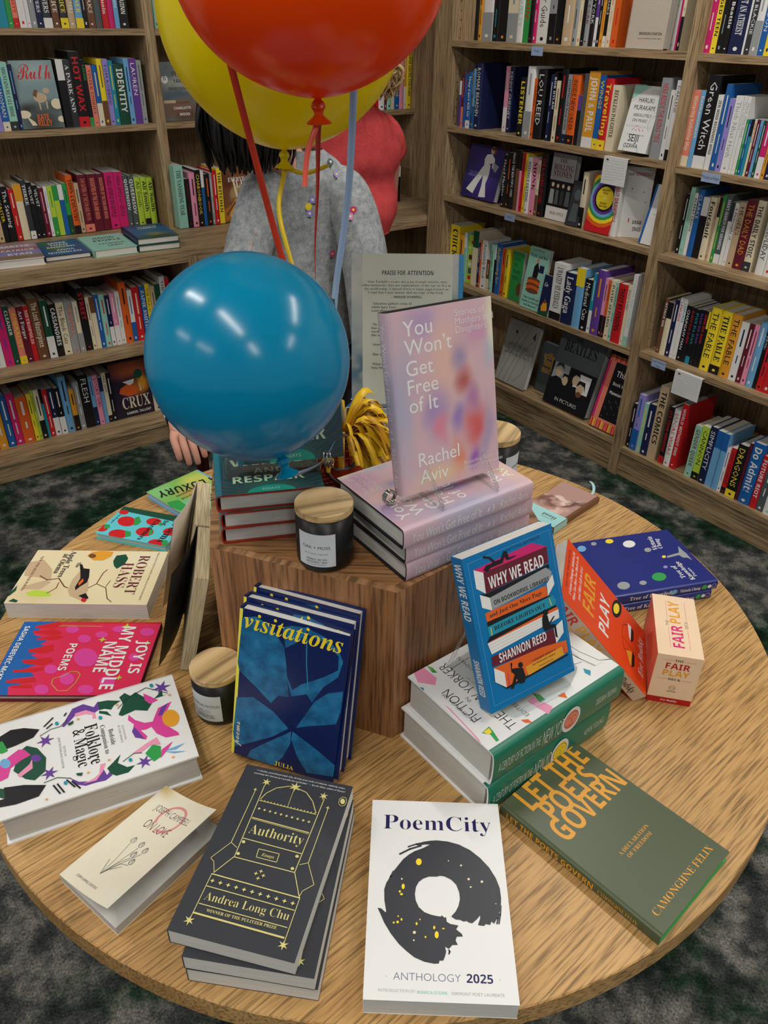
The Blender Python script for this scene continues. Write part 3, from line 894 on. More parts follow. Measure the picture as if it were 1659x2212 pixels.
P o 92.9,101.8 80,105.3 87.3,108.8 100.1,105.2
P k 126.5,112.8 119.3,122.5 131.4,131.1 136.6,128
D r 137.3,125 5.67 3.89 -143
T k B 34.86,81.89 -4.113 14.8 1 The
T k B 2.535,61.32 3.413 74.7 0.95 Apple Trees
T k B 10.88,50.55 -0.3155 56.1 0.95 at Olema
T x S- 18.5,13.57 1.001 95.9 1 NEW AND SELECTED POEMS
T R S- 12.85,184.1 1.754 108 1 ROBERT
T R S- 35.15,161.1 3.164 68.6 1 HASS
T x S- 3.339,212.9 0.2294 133 1 Winner of the NATIONAL BOOK AWARD and the PULITZER PRIZE
@folk
T k B 51.43,107.8 4.011 68.9 1.2 Folklore
T k B 53.9,92.88 3.565 64.9 1.2 & Magic
T k B 70.11,135.5 2.151 28.4 1 Bedside
T k B 59.07,126.5 1.094 51.1 1 Companion to
T K s- 70.18,152.3 2.006 25.5 1 ILLUSTRATION
T K s- 68.5,147.4 0.358 31.4 1 BY ELEN WINATA
T K s- 75.02,79.16 4.129 18.1 1 EDITED BY
T K s- 57.35,74.47 1.315 54 1 JANE MCMORLAND HUNTER
P u 40.6,81.1 26.6,89.2 13.4,97.4 10.5,111.5 21.9,123.9 13.6,130.2 18.4,132.2 29.3,129.8 33.7,122.3 26.9,112.9 25.5,101.2 35.3,91.6 42.1,84.2
P p 23.6,99.7 23.2,113.4 33.2,124.1 43.7,124.4 42.7,119.4 35.5,120.4 30.6,112.4 29.7,99
P E 14.8,130 16.7,142 24.9,158.4 29.9,148.8 36.3,144.3 31,136.5 30.5,129.6
P E 31.7,129.4 37.3,139 48.4,143.4 40.8,135 36.6,128.8
P u 129.3,81.3 140.1,90.9 145.1,104.3 141.9,114.1 131.5,120.3 143.9,123.3 139,127.2 146.6,129.2 151.4,120.6 149.8,109.9 149.5,97.5 142.9,87.5
P p 145.2,94.9 142.3,107.7 137.8,114.7 123.8,118.2 124.4,124.6 135.7,119.7 146.7,110.3
P E 133.5,124.8 126.4,133.9 118,143.4 130.5,138.1 141.6,147.7 142.5,157.2 150.5,147.8 149.6,133.5 143.9,128.1
P q 77.9,180.7 79.9,190.7 59,201.9 54.2,220.8 74.6,207.6 85.5,208.8 91,204.2 111.8,217.1 117,217.7 114.3,201.1 102.7,191.4 88.4,187.3 90.2,180.1 88.5,173.6 102.2,179.6 107.1,176.9 98.8,166.6 87.6,163.5 74.5,167.5 64.2,161.5 55,163.9 68.2,170.3
P u 73.4,199 60.5,205.1 54.8,216.2 73.6,205.1
P u 79.2,166.7 91.2,171.4 105.3,175.6 98.1,165 86.1,162.9
D m 83.7,213.6 15.7 10.8 180
P E 17.8,157.7 12.6,165.7 21.6,172.2 17.1,179.3 31.9,189.2 42.1,199.8 58,187.9 50.2,173.5 53.8,155.5 49.6,151.8 32.6,160.7
P q 23.6,189 44.3,204.8 47.3,193.5 36.9,188.3
P E 39.6,200.3 29,213.3 39.5,212.1 38.3,218.7
P E 90.6,19.9 60.8,29.4 55.6,37.6 65.3,49.6 85.4,58.2 106.7,55.6 116.1,42.5 109.4,32.4
P q 78.2,2.2 65.9,15.1 57.9,28 60.6,34.1 73.1,41.1 77.2,29.9 84.9,17.1 98.6,13.4 101,4.2
P p 99.1,23.9 87.9,38.5 80.4,42.2 96.1,41.8 104.6,26.6
D u 81.36,46.79 7.25 5.09 -148
D B 74.54,11.55 8.65 5.63 -161
P k 29.1,1.1 19.7,20.7 23.2,36.6 33.7,54.6 44.7,46.4 49.6,25.4 52.3,0.2
P k 112.4,8.2 118.1,30.3 129,54.4 142.6,45 143.6,19.8 139.2,-3.2 129.2,-2.8 129.8,7.4
P e 33.8,0.9 35.7,10.3 54.6,15.7 56.4,9.3 52.3,0.2
P E 108.8,-2 114.5,8.1 130.4,8.8 121.2,-2.5
* u 23.02,213.6 13.3
* u 56.83,59.93 11.2
* u 112.6,59.72 10.4
* u 142.5,168.7 10.6
P B 135.1,194.2 133.4,220.9 138.9,207.8
P B 136.5,194.8 147,219.5 144.1,204.9
P q 131.9,192.3 124.5,207.5 133.2,200.5 145.1,188
P e 129.7,171.9 119.4,183 125.8,191.9 142.2,189.4 146.9,179.4
P p 123.1,157.3 113.4,177.5 109.4,190.1 122.5,192.6 119.1,179.7 126.6,165
L E 1 45.9,54.4 39.7,68 39.9,79.5 31.5,88.7
L E 1 124.9,52.5 123.3,68 131,82.6
L E 1 131.2,144.5 123.8,158.9 126.9,168.2
L E 1 38.3,152.7 23,169.3 14.9,194.2 37.1,219
L E 1.2 15.4,192.3 20.9,176.8
L k 2 31.4,60.5 20.3,72.3
L k 2 36.4,63.3 30.9,70.4
L k 2 133.7,62.4 149.1,68.5
L k 2 133.6,67 149.1,73
L k 2 22.7,86.3 18.9,89.2
L k 2 136.8,83.5 150.9,91.1
L k 2 132.1,77.9 146.3,85.5
D T 32.87,76.05 3.54 2.21 -172
D T 45.85,129.2 3.53 2.28 -175
D T 136,75.91 3.05 2.02 -168
D T 132.8,153.2 3.13 2.17 -174
D T 14,201.7 3.77 2.46 180
P E 39.1,88.7 36.3,96.5 41.9,95.1 43.4,89.9
P E 126.4,89.4 128.7,96.9 133.2,94.8 129.9,89.8
* m 36.38,102.4 2.93
* m 31.74,152.9 3.01
* m 131.4,102.9 2.61
* m 121.9,129 2.67
* m 41.95,220.7 3.06
* m 150.5,202.7 2.67
* m 151.5,53.19 2.49
@gard
P E -2.5,-2.3 1,142.6 20.1,146.9 14.7,-0.2
D r 45.63,33.71 19.7 15.3 64
D r 31.01,83.36 15.4 12 82
D r 66.93,85.25 18 14 80
D r 87.83,42.21 19.1 14 85
D r 78.78,0.7509 14.9 11.1 61
D r 93.23,123.9 15.3 11.2 90
D r 52.13,132.2 16.2 12.6 86
D r 26.25,135.5 10.9 8.37 89
D r 19.04,11.12 9.83 7.51 80
P e 30.1,42.3 23.4,47.3 39.5,61.5 50,60.3 54.5,54.1
P e 73.8,48.2 74.8,60.6 87,68.1 94.1,60.8
P e 53.5,89.1 58.2,97.7 71.3,102.5 75.3,97.5
P e 84.2,130.1 79.1,138.7 90.4,147.9 101.3,142.7
P e 66.9,-1 65.8,10.3 74.1,15.7 81.4,8.4
P e 47,141 46.7,149.6 60.7,151.5 58.2,144.3
P e 29.2,94.2 31.5,103 40.8,105.3 38.1,97.9
T k B 25.29,122.6 8.895 63.7 1 Poems
T k B 22.04,100.6 12.04 17 1 for
T k B 24.66,84.15 -2.368 68.8 1 Gardeners
T k C 27.93,8.101 5.785 32.6 1 by Morgan
@lux
T k b -8.271,48.3 -15.28 127 1.5 A LUXURY
T k b 44.21,97.64 3.898 53.1 1.5 NOT
T k b 50.87,72.04 -4.576 45.3 1 POEMS FOR
T k b 44.6,56.72 -5.775 52.9 1 ALL SEASONS
P e 123,64.4 101.7,71.7 103,101.1 122.8,110.1 128.5,81.5
@let
T m b 22.28,188 0.6057 119 1.45 LET THE
T m b 31.7,158.8 -0.5368 93.3 1.45 POETS
T m b 18.3,134 -1.55 127 1.4 GOVERN
T m S- 50.8,81.61 -0.4013 59 1 A DECLARATION
T m S- 55.89,73.42 -0.5492 47.7 1 OF FREEDOM
T m S- 17.12,14.37 -0.9475 122 1 CAMONGHNE FELIX
@nyer1
P p 140,235.5 122.7,220.8 131.5,210.8 159.2,212.2 157.7,228.3
P p 81.6,232.2 24.5,236.7 16,239.9 38.9,237.4 91.4,233.2
P p 33,146.4 1.6,140.7 6.6,127.3 32.7,133.6
T k s- 11.9,182.7 -0.9366 134 1.35 THE NEW YORKER
T k s- 46.57,211 -0.2449 60.7 1.2 FICTION
T k s- 49.09,220.3 2.32 56 1 A CENTURY OF
T k s- 75.09,201 0.7074 7.16 1 IN
T k s- 93.03,177.3 -3.974 15.5 1 1925–2025
T k s- 15.23,159.8 1.204 128 1 EDITED BY DEBORAH TREISMAN
P e 28.9,227.7 31.1,213.6 22.2,214.9 8.4,218.8 8.9,223.1 21.1,220.9
P y 28.7,225.5 29.5,215.2 22.5,217.1 22.1,222.3
P e 156.8,206.7 149.1,203.2 138,203.9 141.9,209.3
P y 155.2,206.8 149.2,205.6 142.8,206
P e 38.2,130.4 30.9,124.8 20.5,125.4 21.5,135
P o 16,108.9 14.8,96.7 5.8,101.4 12.9,106.9
P o 15.3,174.9 10.9,166.9 3.6,166.9 8.9,174
P T 29.2,43.5 20.8,38.9 14.6,46.3 22.7,48.3
P T 135.1,241.9 127.6,236 121.8,240.9
L k .5 70,80.2 46.2,64.1 38.6,35.4
P w 75.7,28 49.2,2 22.5,4.3 22.7,27.8 40.4,33.2
L k .9 80.9,25.1 54.1,23.2 26.5,14.4 19,-0.5
L k .9 74.1,35.7 47.7,33.6 23.6,26.7
L k .6 134.9,151.5 132.3,184.9
@love
@wings
@attn
@deck
T P b 37.82,18.32 89.32 48.6 1 FAIR
T m b 36.86,71.9 87.95 51.8 1 PLAY
T k s- 19.77,64.51 95.41 11.7 1 THE
T k s- 46.49,62.5 91.61 16 1 DECK
L P .3 18.9,124.7 18.2,79.3
L P .3 18.4,61 18.3,15.6
L P .3 45.9,124.3 45.3,80.4
L P .3 45.1,57.9 45,14.7
@hand
"""
# ------------------------------------------------------------------ books
def book(name, label, M, w, h, t, kind='soft', c='w', sc=None, bc=None, ic=None, pages=PAGE, front=None, spine=None, back=None, group=None, cat='book', rough=.4, bulge=None):
    """local frame: x spine to fore-edge, y tail to head, z back cover to front cover"""
    root = thing(name, label, cat, M, group); G = lambda q: q if isinstance(q, bpy.types.Material) else mat(q, rough)
    F = G(c); Sp = G(sc or c); Bk = G(bc or c); I = G(ic) if ic else F; cv = MB(); pg = MB()
    if kind == 'hard':
        bt = .0026; ov = .003; jx = .005; bl = (.0035 if t > .016 else .0015) if bulge is None else bulge
        cv.box((jx, 0, t - bt), (w, h, t), {'+z': F, '*': I}); cv.box((jx, 0, 0), (w, h, bt), {'-z': Bk, '*': I})
        n = 10; out = [(jx - (jx + bl) * sin(pi * i / n) ** .3, t / 2 - t / 2 * cos(pi * i / n)) for i in range(n + 1)]; inn = [(jx - (jx + bl - bt * .8) * sin(pi * i / n) ** .3, t / 2 - (t / 2 - bt * .8) * cos(pi * i / n)) for i in range(n + 1)]
        vs = [(x, y, z) for y in (0, h) for x, z in out + inn]; m = 2 * (n + 1)
        cv.add(vs, [(i, m + i, m + i + 1, i + 1)[::-1] for i in range(n)], Sp, True)
        cv.add(vs, [(n + 1 + i, n + 2 + i, m + n + 2 + i, m + n + 1 + i)[::-1] for i in range(n)], I, True)
        cv.add(vs, [q for i in range(n) for q in ((i, i + 1, n + 2 + i, n + 1 + i), (m + i + 1, m + i, m + n + 1 + i, m + n + 2 + i))], I)
        pg.box((.0025, ov, bt), (w - ov - .001, h - ov, t - bt), pages)
        sx = lambda sy: -bl
    else:
        e = .0005; cv.box((-e, 0, t - e), (w, h, t), {'+z': F, '*': F}); cv.box((-e, 0, 0), (w, h, e), {'-z': Bk, '*': Bk}); cv.box((-e, 0, e), (e, h, t - e), {'-x': Sp, '*': Sp})
        pg.box((e, .0004, e), (w - .0004, h - .0004, t - e), pages); sx = lambda sy: -e
    if front: front(Art(cv, lambda x, y, z: (x / 1000, y / 1000, t + z), w * 1000, h * 1000, rough=rough))
    if back: back(Art(cv, lambda x, y, z: (w - x / 1000, y / 1000, -z), w * 1000, h * 1000, rough=rough))
    if spine: spine(Art(cv, lambda x, y, z: (sx(y / 1000) - z, h - x / 1000, y / 1000), h * 1000, t * 1000, rough=rough))
    cv.build('cover', root); pg.build('pages', root); return root
def prog(k): return lambda A: A.run(ARTS[k])
def spine_text(parts):
    """parts: (text, start fraction, end fraction, colour, style, height fraction) read from head to tail"""
    def f(A):
        for (s, a, b, c, st, hf) in parts:
            k = A.h * hf / .72; w = txt(s, st)[2]; W_ = (b - a) * A.w; A.text(s, a * A.w, A.h * (.5 - hf / 2), c, st, width=min(W_, w * k * 1.5), hk=k / (min(W_, w * k * 1.5) / w))
    return f
ARTS = {}
for _l in ART_TXT.strip().split('\n'):
    if _l[0] == '@': _k = _l[1:]; ARTS[_k] = []
    else: ARTS[_k].append(_l)
# ------------------------------------------------------------------ the room
def carpet():
    N = NT('carpet_tufted'); v = N.coord(); big = N.noise(v, 2.6, 5, .6); mid = N.noise(v, 13, 6, .65); fine = N.noise(v, 210, 3, .7)
    c = N.ramp(mid, [(.34, (58, 62, 62)), (.47, (92, 94, 93)), (.56, (140, 138, 131)), (.68, (176, 172, 164))])
    g = N.ramp(mid, [(.40, (26, 46, 34)), (.55, (52, 80, 60)), (.66, (122, 128, 116))])
    c = N.mix(N.ramp(big, [(.47, (0, 0, 0)), (.56, (255, 255, 255))]), c, g)
    c = N.mix(.85, c, N.ramp(fine, [(.3, (70, 70, 70)), (.7, (255, 255, 255))]), 'MULTIPLY')
    N.base(c); N.b.inputs['Roughness'].default_value = .95; N.b.inputs['Specular IOR Level'].default_value = .05; N.bump(fine, .8, .006); return N.m
PLASTER = mat((206, 202, 194), .8, 'painted_plaster', .2)
def slab(name, pts, z0, z1, m):
    b = MB(); n = len(pts); b.add([(x, y, z) for z in (z0, z1) for x, y in pts], [tuple(range(n))[::-1], tuple(range(n, 2 * n))] + [(i, (i + 1) % n, n + (i + 1) % n, n + i) for i in range(n)], m); return struct(b, name)
def wl(a, b): p = WP(a, b, 0); return (p.x, p.y)
slab('floor', [wl(-4.2, -4), wl(2.86, -4), wl(2.86, 3.86), wl(-4.2, 3.86)], -.05, 0, carpet())
slab('ceiling', [wl(-4.2, -4), wl(2.86, -4), wl(2.86, 3.86), wl(-4.2, 3.86)], ZC + .04, ZC + .1, PLASTER)
slab('wall_left', [wl(-4.2, 3.76), wl(2.76, 3.76), wl(2.76, 3.86), wl(-4.2, 3.86)], 0, ZC + .04, PLASTER)
slab('wall_right', [wl(2.76, -4), wl(2.86, -4), wl(2.86, 3.86), wl(2.76, 3.86)], 0, ZC + .04, PLASTER)
ALU = mat((190, 192, 194), .4, 'lamp_housing'); DIFF = mat((255, 250, 240), .6, 'lamp_diffuser', .2, Emission_Color=(1, .96, .9, 1), Emission_Strength=LAMP_E)
for i, (a, b) in enumerate(LAMPS):
    p = WP(a, b, ZC); M = Matrix.Translation(p) @ Matrix.Rotation(AR + pi / 2, 4, 'Z')
    r = thing('linear_ceiling_lamp', 'long narrow white ceiling lamp over the shop floor', 'lamp', M, 'ceiling lamps')
    q = MB(); q.box((-.63, -.05, .0), (.63, .05, .04), ALU); q.build('housing', r)
    q = MB(); q.box((-.61, -.035, -.012), (.61, .035, 0), DIFF); q.build('diffuser', r)
    ld = bpy.data.lights.new('lamp_light', 'AREA'); ld.shape = 'RECTANGLE'; ld.size = 1.22; ld.size_y = .07; ld.energy = LAMP_W; ld.color = (1, .97, .92)
    lo = bpy.data.objects.new('lamp_light', ld); COL.objects.link(lo); lo.parent = r; lo.location = (0, 0, -.02)
# ------------------------------------------------------------------ bookcases
TH = .0206; HOLE = mat((30, 24, 18), .8, 'peg_hole')
def bookcase(label, rot, x0, x1, y0, y1, z0, z1, shelves, plinth=0, holes=True, toe=None):
    """x along the wall, y away from the viewer; the empty stands at the front corner"""
    M = Matrix.Rotation(rot, 4, 'Z') @ Matrix.Translation((x0, y0, z0)); W_ = x1 - x0; D = y1 - y0; H = z1 - z0
    r = thing('bookcase', label, 'bookcase', M)
    for s in (0, 1):
        b = MB(); xa = 0 if s == 0 else W_ - TH; b.box((xa, 0, 0), (xa + TH, D, H), LZ)
        if holes:
            A = Art(b, (lambda x, y, z: (TH + z, y and x / 1000, y / 1000)) if s == 0 else (lambda x, y, z: (W_ - TH - z, (70 - x + 0) / 1000 if 0 else x / 1000, y / 1000)), 1e4, 1e4)
            for yy in range(60, int(H * 1000) - 40, 32):
                for xx in (42, int(D * 1000) - 45): A.disc(xx, yy, 2.5, 2.5, HOLE, 0, 6)
        b.build('side_panel', r)
    b = MB(); b.box((TH, D - .008, 0), (W_ - TH, D, H), LZ); b.build('back_panel', r)
    b = MB(); b.box((TH, 0, H - .0222), (W_ - TH, D - .008, H), LX); b.build('top_panel', r)
    for z in shelves:
        b = MB(); b.box((TH, 0.0005, z - z0 - .0222), (W_ - TH, D - .008, z - z0), LX); b.build('shelf', r)
    if plinth: b = MB(); b.box((TH, .012, 0), (W_ - TH, .03, plinth), LX); b.build('plinth', r)
    return r
bookcase('oak bookcase of bestsellers above the deep ledge, beyond the blue balloon', AR, 0, 1.3205, 3.40, 3.75, .7822, 2.1, [1.518, 1.19])
bookcase('oak bookcase behind the two people, above the deep ledge', AR, 1.3205, 2.64, 3.40, 3.75, .7822, 2.1, [1.518, 1.19])
bookcase('low oak base cabinet holding two rows of novels under the ledge', AR, 0, 1.2285, 3.0054, 3.40, 0, .7602, [.4252, .0955], .0733)
bookcase('low oak base cabinet hidden behind the balloons and people', AR, 1.2285, 2.64, 3.0054, 3.40, 0, .7602, [.4252, .0955], .0733)
b = MB(); b.box((0, 0, 0), (2.64, .7446, .022), LX); o = b.build('ledge_worktop', None, Matrix.Rotation(AR, 4, 'Z') @ Matrix.Translation((0, 3.0054, .7602)))
tag(o, 'deep oak ledge running along the wall over the base cabinets', 'worktop')
b = MB(); b.box((0, 0, 0), (.02, .7446, 2.1), LZ); o = b.build('end_panel', None, Matrix.Rotation(AR, 4, 'Z') @ Matrix.Translation((2.64, 3.0054, 0))); tag(o, 'plain full height oak panel in the corner between the bookcases', 'panel')
RR = AR - pi / 2
bookcase('oak bookcase holding music and humor books, next to the corner', RR, -2.911, -1.7255, 2.4066, 2.745, 0, 2.1, [1.4915, 1.1757, .8936, .5214, .1456], .1234)
bookcase('oak bookcase holding philosophy books, comics and manga', RR, -1.7255, -.56, 2.4066, 2.745, 0, 2.1, [1.491, 1.17, .885, .53, .128], .1058)
b = MB(); b.box((0, 0, 0), (.0885, .02, 2.1), LZ); o = b.build('filler_strip', None, Matrix.Rotation(RR, 4, 'Z') @ Matrix.Translation((-3.0, 2.4066, 0))); tag(o, 'narrow oak strip closing the corner beside the music bookcase', 'panel')
# ------------------------------------------------------------------ shelf books
SHN = dict(L1='ledge bookcase top shelf',L2='ledge bookcase shelf with sheep cover',L3='deep ledge before the balloon',L4='base cabinet upper shelf',L5='base cabinet bottom shelf',
 LB1='top shelf beside yellow balloon',LB2='shelf beside dark hair',LB3='ledge beside grey sweatshirt',LC1='top shelf beside orange balloon',LC2='corner shelf above red shirt',LC3='ledge beside red shirt',LD='cabinet beside jeans',
 R1='music bookcase top shelf',R2='music bookcase second shelf',R3='music bookcase third shelf',R4='music bookcase fourth shelf',
 S1='philosophy bookcase top shelf',S2='philosophy bookcase second shelf',S3='philosophy bookcase third shelf',S4='manga shelf',S5='philosophy bookcase bottom shelf')
_all = []
def shelf_row(key, wall, d, z, rows):
    R = []
    for ln in rows:
        q = ln.split(',', 5); R.append([int(q[0]) / 1e4, int(q[1]) / 1e4, int(q[2]) / 1e3, int(q[3]) / 1e3, q[4], q[5]])
    R.sort(key=lambda r: r[0] if wall == 'L' else -r[0])
    for a, c in zip(R, R[1:]):
        gap = abs(c[0] - a[0]) - (a[1] + c[1]) / 2
        if gap < .0006: cut = .0006 - gap; a[1] -= cut / 2; c[1] -= cut / 2; s = 1 if wall == 'L' else -1; a[0] -= s * cut / 4; c[0] += s * cut / 4
    for i, r in enumerate(R): _all.append((key.rstrip('ab') if key[0] == 'R' else key, wall, d, z, r))
for blk in BOOKS_TXT.strip().split('\n\n'):
    L_ = blk.split('\n'); k, wall, d, z = L_[0].split(); shelf_row(k, wall, float(d), float(z), L_[1:])
def shelf_front(key):
    def f(A, c, tc):
        if key % 3 == 0: A.rect(8, A.h * .55, A.w - 8, A.h * .8, tc)
        elif key % 3 == 1: A.disc(A.w / 2, A.h / 2, A.w * .3, A.w * .3, tc)
    return f
def make_spine(i, c, tc, text, rnd):
    def f(A):
        t = A.h; H = A.w
        if text:
            if rnd.random() < .25: A.rect(H * .86, 0, H, t, tc if tc != c else 'k'); mk = c
            else: mk = tc
            st = rnd.choice(['N', 'b', 'B', 'N', 'b']); hf = .58 if len(text) < 16 else .5
            words = text.split(' ')
            k = t * hf / .72; w = txt(text, st, 1)[2]; W_ = min(H * .72, w * k * 1.35); A.text(text, H * .07, t * (.5 - hf * .46), tc, st, width=W_, hk=k / (W_ / w), res=1)
            A.disc(H * .94, t / 2, t * .12, t * .16, mk, 0, 8) if rnd.random() < .6 else None
        else:
            m = rnd.randrange(5)
            if m == 0: A.rect(0, 0, H * .3, t, tc)
            if m == 1: A.rect(H * .62, 0, H, t, tc)
            x = H * rnd.uniform(.07, .13); ink = tc if m not in (0,) else c
            if m == 1: e = H * .56
            else: e = H * .84
            if m == 0: x = H * .36
            A.rect(x, t * .4, min(e, x + H * rnd.uniform(.25, .4)), t * .6, ink); x2 = x + H * .44
            if x2 < e - 8: A.rect(x2, t * .43, min(e, x2 + H * rnd.uniform(.12, .25)), t * .57, ink)
            A.rect(H * .91, t * .35, H * .95, t * .65, c if m == 1 else ink)
    return f
_lab = []
for n, (key, wall, d, z, r) in enumerate(_all):
    same = [q for q in _all if q[0] == key]; same.sort(key=lambda q: q[4][0] if wall == 'L' else -q[4][0]); ix = [q[4] for q in same].index(r)
    pv = WORDS[same[ix - 1][4][4][0]] if ix else 'the upright'; nx = WORDS[same[ix + 1][4][4][0]] if ix + 1 < len(same) else 'the upright'
    c, tc = WORDS[r[4][0]], WORDS[r[4][1]]
    bt = ('between two %s ones' % pv) if pv == nx else 'between %s and %s ones' % (pv, nx)
    sz = 'slim' if r[1] < .0165 else 'thick' if r[1] > .034 else ''
    _lab.append([('%s %s book, %s print, %s, %s' % (sz, c, tc, bt, SHN[key])).strip(), n, key])
ORD = ['first', 'second', 'third', 'fourth', 'fifth', 'sixth', 'seventh']
_by = {}
for l in _lab: _by.setdefault(l[0], []).append(l)
for k, v in _by.items():
    if len(v) > 1:
        for j, l in enumerate(v): l[0] = ('%s such ' % ORD[j % 7]) + l[0].replace(' print', '').replace('slim ', '').replace('thick ', '')
for l in _lab:
    w = l[0].replace(',', ' ').split()
    if len(w) > 16: l[0] = l[0].replace('slim ', '').replace('thick ', '').replace(' ones', '')
for n, (key, wall, d, z, r) in enumerate(_all):
    u, w_, h, sb, cc, text = r; rnd = random.Random(n * 7 + 3); t = max(.006, w_ - .0006)
    hard = t > .02 and rnd.random() < .55
    if wall == 'L': X, Z = nL, nR; o = nR * (u - t / 2) + nL * (d + sb) + UP * z; mxd = (3.735 if key[1] in '123BC' else 3.385) - d - sb
    else: X, Z = nR, -nL; o = nR * (d + sb) + nL * (u + t / 2) + UP * z; mxd = 2.73 - d - sb
    dep = min(h * rnd.uniform(.62, .68), mxd, .2)
    book('hardcover_book' if hard else 'paperback_book', _lab[n][0], frame(o, X, UP, Z), dep, h, t, 'hard' if hard else 'soft', cc[0], None, None, None, rnd.choice([PAGE, PAGEC, PAGEG]), None, make_spine(n, cc[0], cc[1], text, rnd), None, 'books on the ' + SHN[key])
# ------------------------------------------------------------------ covers turned to face the shop
def runp(A, src):
    """the same small print language with coordinates in percent of the cover"""
    sx, sy = A.w / 100, A.h / 100
    for ln in src.strip().split('\n'):
        t = ln.strip().split(' '); P = lambda q: (float(q.split(',')[0]) * sx, float(q.split(',')[1]) * sy)
        if t[0] == 'P': A.poly([P(q) for q in t[2:]], t[1])
        elif t[0] == 'F': a, b = P(t[2]), P(t[3]); A.rect(a[0], a[1], b[0], b[1], t[1])
        elif t[0] == 'L': A.line([P(q) for q in t[3:]], float(t[2]), t[1])
        elif t[0] == 'D': A.disc(*P(t[2]), float(t[3]) * sx, float(t[4]) * sx, t[1])
        elif t[0] == 'O': A.ring(*P(t[2]), float(t[3]) * sx, float(t[4]), t[1], *([float(q) for q in t[5:7]] or [0, 360]))
        elif t[0] == 'T': A.text(' '.join(t[6:]), *P(t[3]), t[1], t[2], width=float(t[4]) * sx, hk=float(t[5]))
def face(name, label, wall, u0, u1, d, z, h, t, c, src, tilt=7, kind='hard', cat='book', sc=None, group=None, yaw=0, **kw):
    away, X = (nL, nR) if wall == 'L' else (nR, -nL); X = Matrix.Rotation(RAD(yaw), 3, 'Z') @ X; aw = Matrix.Rotation(RAD(yaw), 3, 'Z') @ away; f = RAD(tilt)
    Y = UP * cos(f) + aw * sin(f); Z = X.cross(Y); w = abs(u1 - u0)
    o = (nR * u0 + nL * d if wall == 'L' else nL * u0 + nR * d) + UP * (z + t * sin(f) + .0004) - Z * t
    return book(name, label, frame(o, X, Y, Z), w, h, t, kind, c, sc, None, None, PAGE, (lambda A: runp(A, src)), None, None, group, cat, **kw)
SKY = blobs('sheep_cover_print', (120, 146, 150), [(75, 20, 150, 110, (40, 40, 30)), (80, 190, 120, 60, (150, 172, 172)), (30, 70, 60, 30, (34, 38, 28)), (140, 75, 60, 30, (34, 38, 28))])
face('hardcover_book', 'book showing a standing sheep on its cover under red script', 'L', .794, .944, 3.425, 1.19, .225, .02, SKY, '''D X 55,46 16 11
D X 72,56 8 6
P X 48,40 52,40 52,28 49,28
P X 66,40 70,40 69,29 66,29
P x 38,50 44,58 52,57 46,46
D c 92,36 14 12
D c 8,22 16 9
D c 96,13 9 7
P c 12,20 30,10 34,5 22,5
T r C 12,73 80 1.5 Ruth
T o b 38,13 28 1.5 KATE
T o b 37,4 34 1.5 RILEY''')
CRX = blobs('leaf_cover_print', (40, 26, 50), [(80, 215, 140, 60, (180, 90, 50)), (100, 120, 60, 50, (200, 110, 30)), (60, 100, 40, 40, (60, 40, 90)), (130, 140, 30, 60, (214, 150, 40)), (80, 20, 120, 40, (30, 24, 34))])
face('hardcover_book', 'dark cover with orange leaves and big pale four-letter title, on the bottom shelf', 'L', .858, 1.021, 3.12, .0955, .24, .022, CRX, '''P o 20,55 45,62 62,50 60,40 38,38 15,46
P m 68,60 82,70 88,58 80,46 70,48
D E 72,76 11 12
P w 28,66 60,68 55,60 45,58
P c 70,44 74,44 72,58 70,58
T c B 18,16 74 1.7 CRUX
T w b 25,5 66 1.2 GABRIEL TALLENT''', 3)
STN = blobs('stormy_cover_print', (96, 106, 108), [(70, 140, 120, 40, (150, 155, 150)), (60, 95, 100, 25, (70, 92, 110)), (70, 40, 140, 60, (120, 88, 66)), (100, 20, 90, 40, (86, 62, 48))], warp=.5)
face('hardcover_book', 'grey cloudy landscape cover with a round white seal, beside the dark hair', 'L', 1.353, 1.496, 3.43, 1.19, .213, .02, STN, '''F X 3,31 38,36
F x 38,30 80,33
D w 14,71 10 10
O g 14,71 8 .5
T k N 10,70 8 1 B
T G s- 18,90 50 1 BOOK OF THE YEAR
T K b 36,77 46 1 STONE
T K b 38,65 36 1 YARD
T K b 22,53 64 1 DEVOTIONAL
T w b 30,20 52 1 CHARLOTTE
T w b 45,9 32 1 WOOD''', 4)
EVR = blobs('gold_scene_cover_print', (120, 76, 44), [(70, 30, 120, 50, (208, 130, 34)), (110, 120, 60, 40, (214, 190, 120)), (30, 170, 50, 50, (96, 48, 30)), (60, 110, 40, 30, (170, 140, 100))], warp=.8)
face('paperback_book', 'golden brown illustrated cover standing next to the grey sweatshirt', 'L', 1.543, 1.698, 3.352, .785, .215, .02, EVR, '''P c 35,80 40,82 48,50 70,34 66,32 42,46
P m 5,16 40,44 100,44 100,16
P x 5,16 38,40 40,36 8,10
P y 55,58 66,66 74,56 64,50
T w B 22,76 70 1.2 EVERYDAY
T w B 45,64 50 1.2 LIFE
T y N 30,14 60 1 STORIES
T w b 20,8 70 1 PORTRAITS''', 5)
LIN = mottled('linen_cover', [(178, 166, 150), (196, 186, 170)], 300, .8)
face('hardcover_book', 'wide beige linen book facing out with small black name', 'R', 2.012, 1.858, 2.43, 1.4915, .23, .034, LIN, '''T k b 32,17 58 1.3 BRANDON STANTON
T k N 30,12 60 1 creator of HUMANS OF NEW YORK''', 2)
b_ = 'pale green white cover with black author names on an acrylic stand'
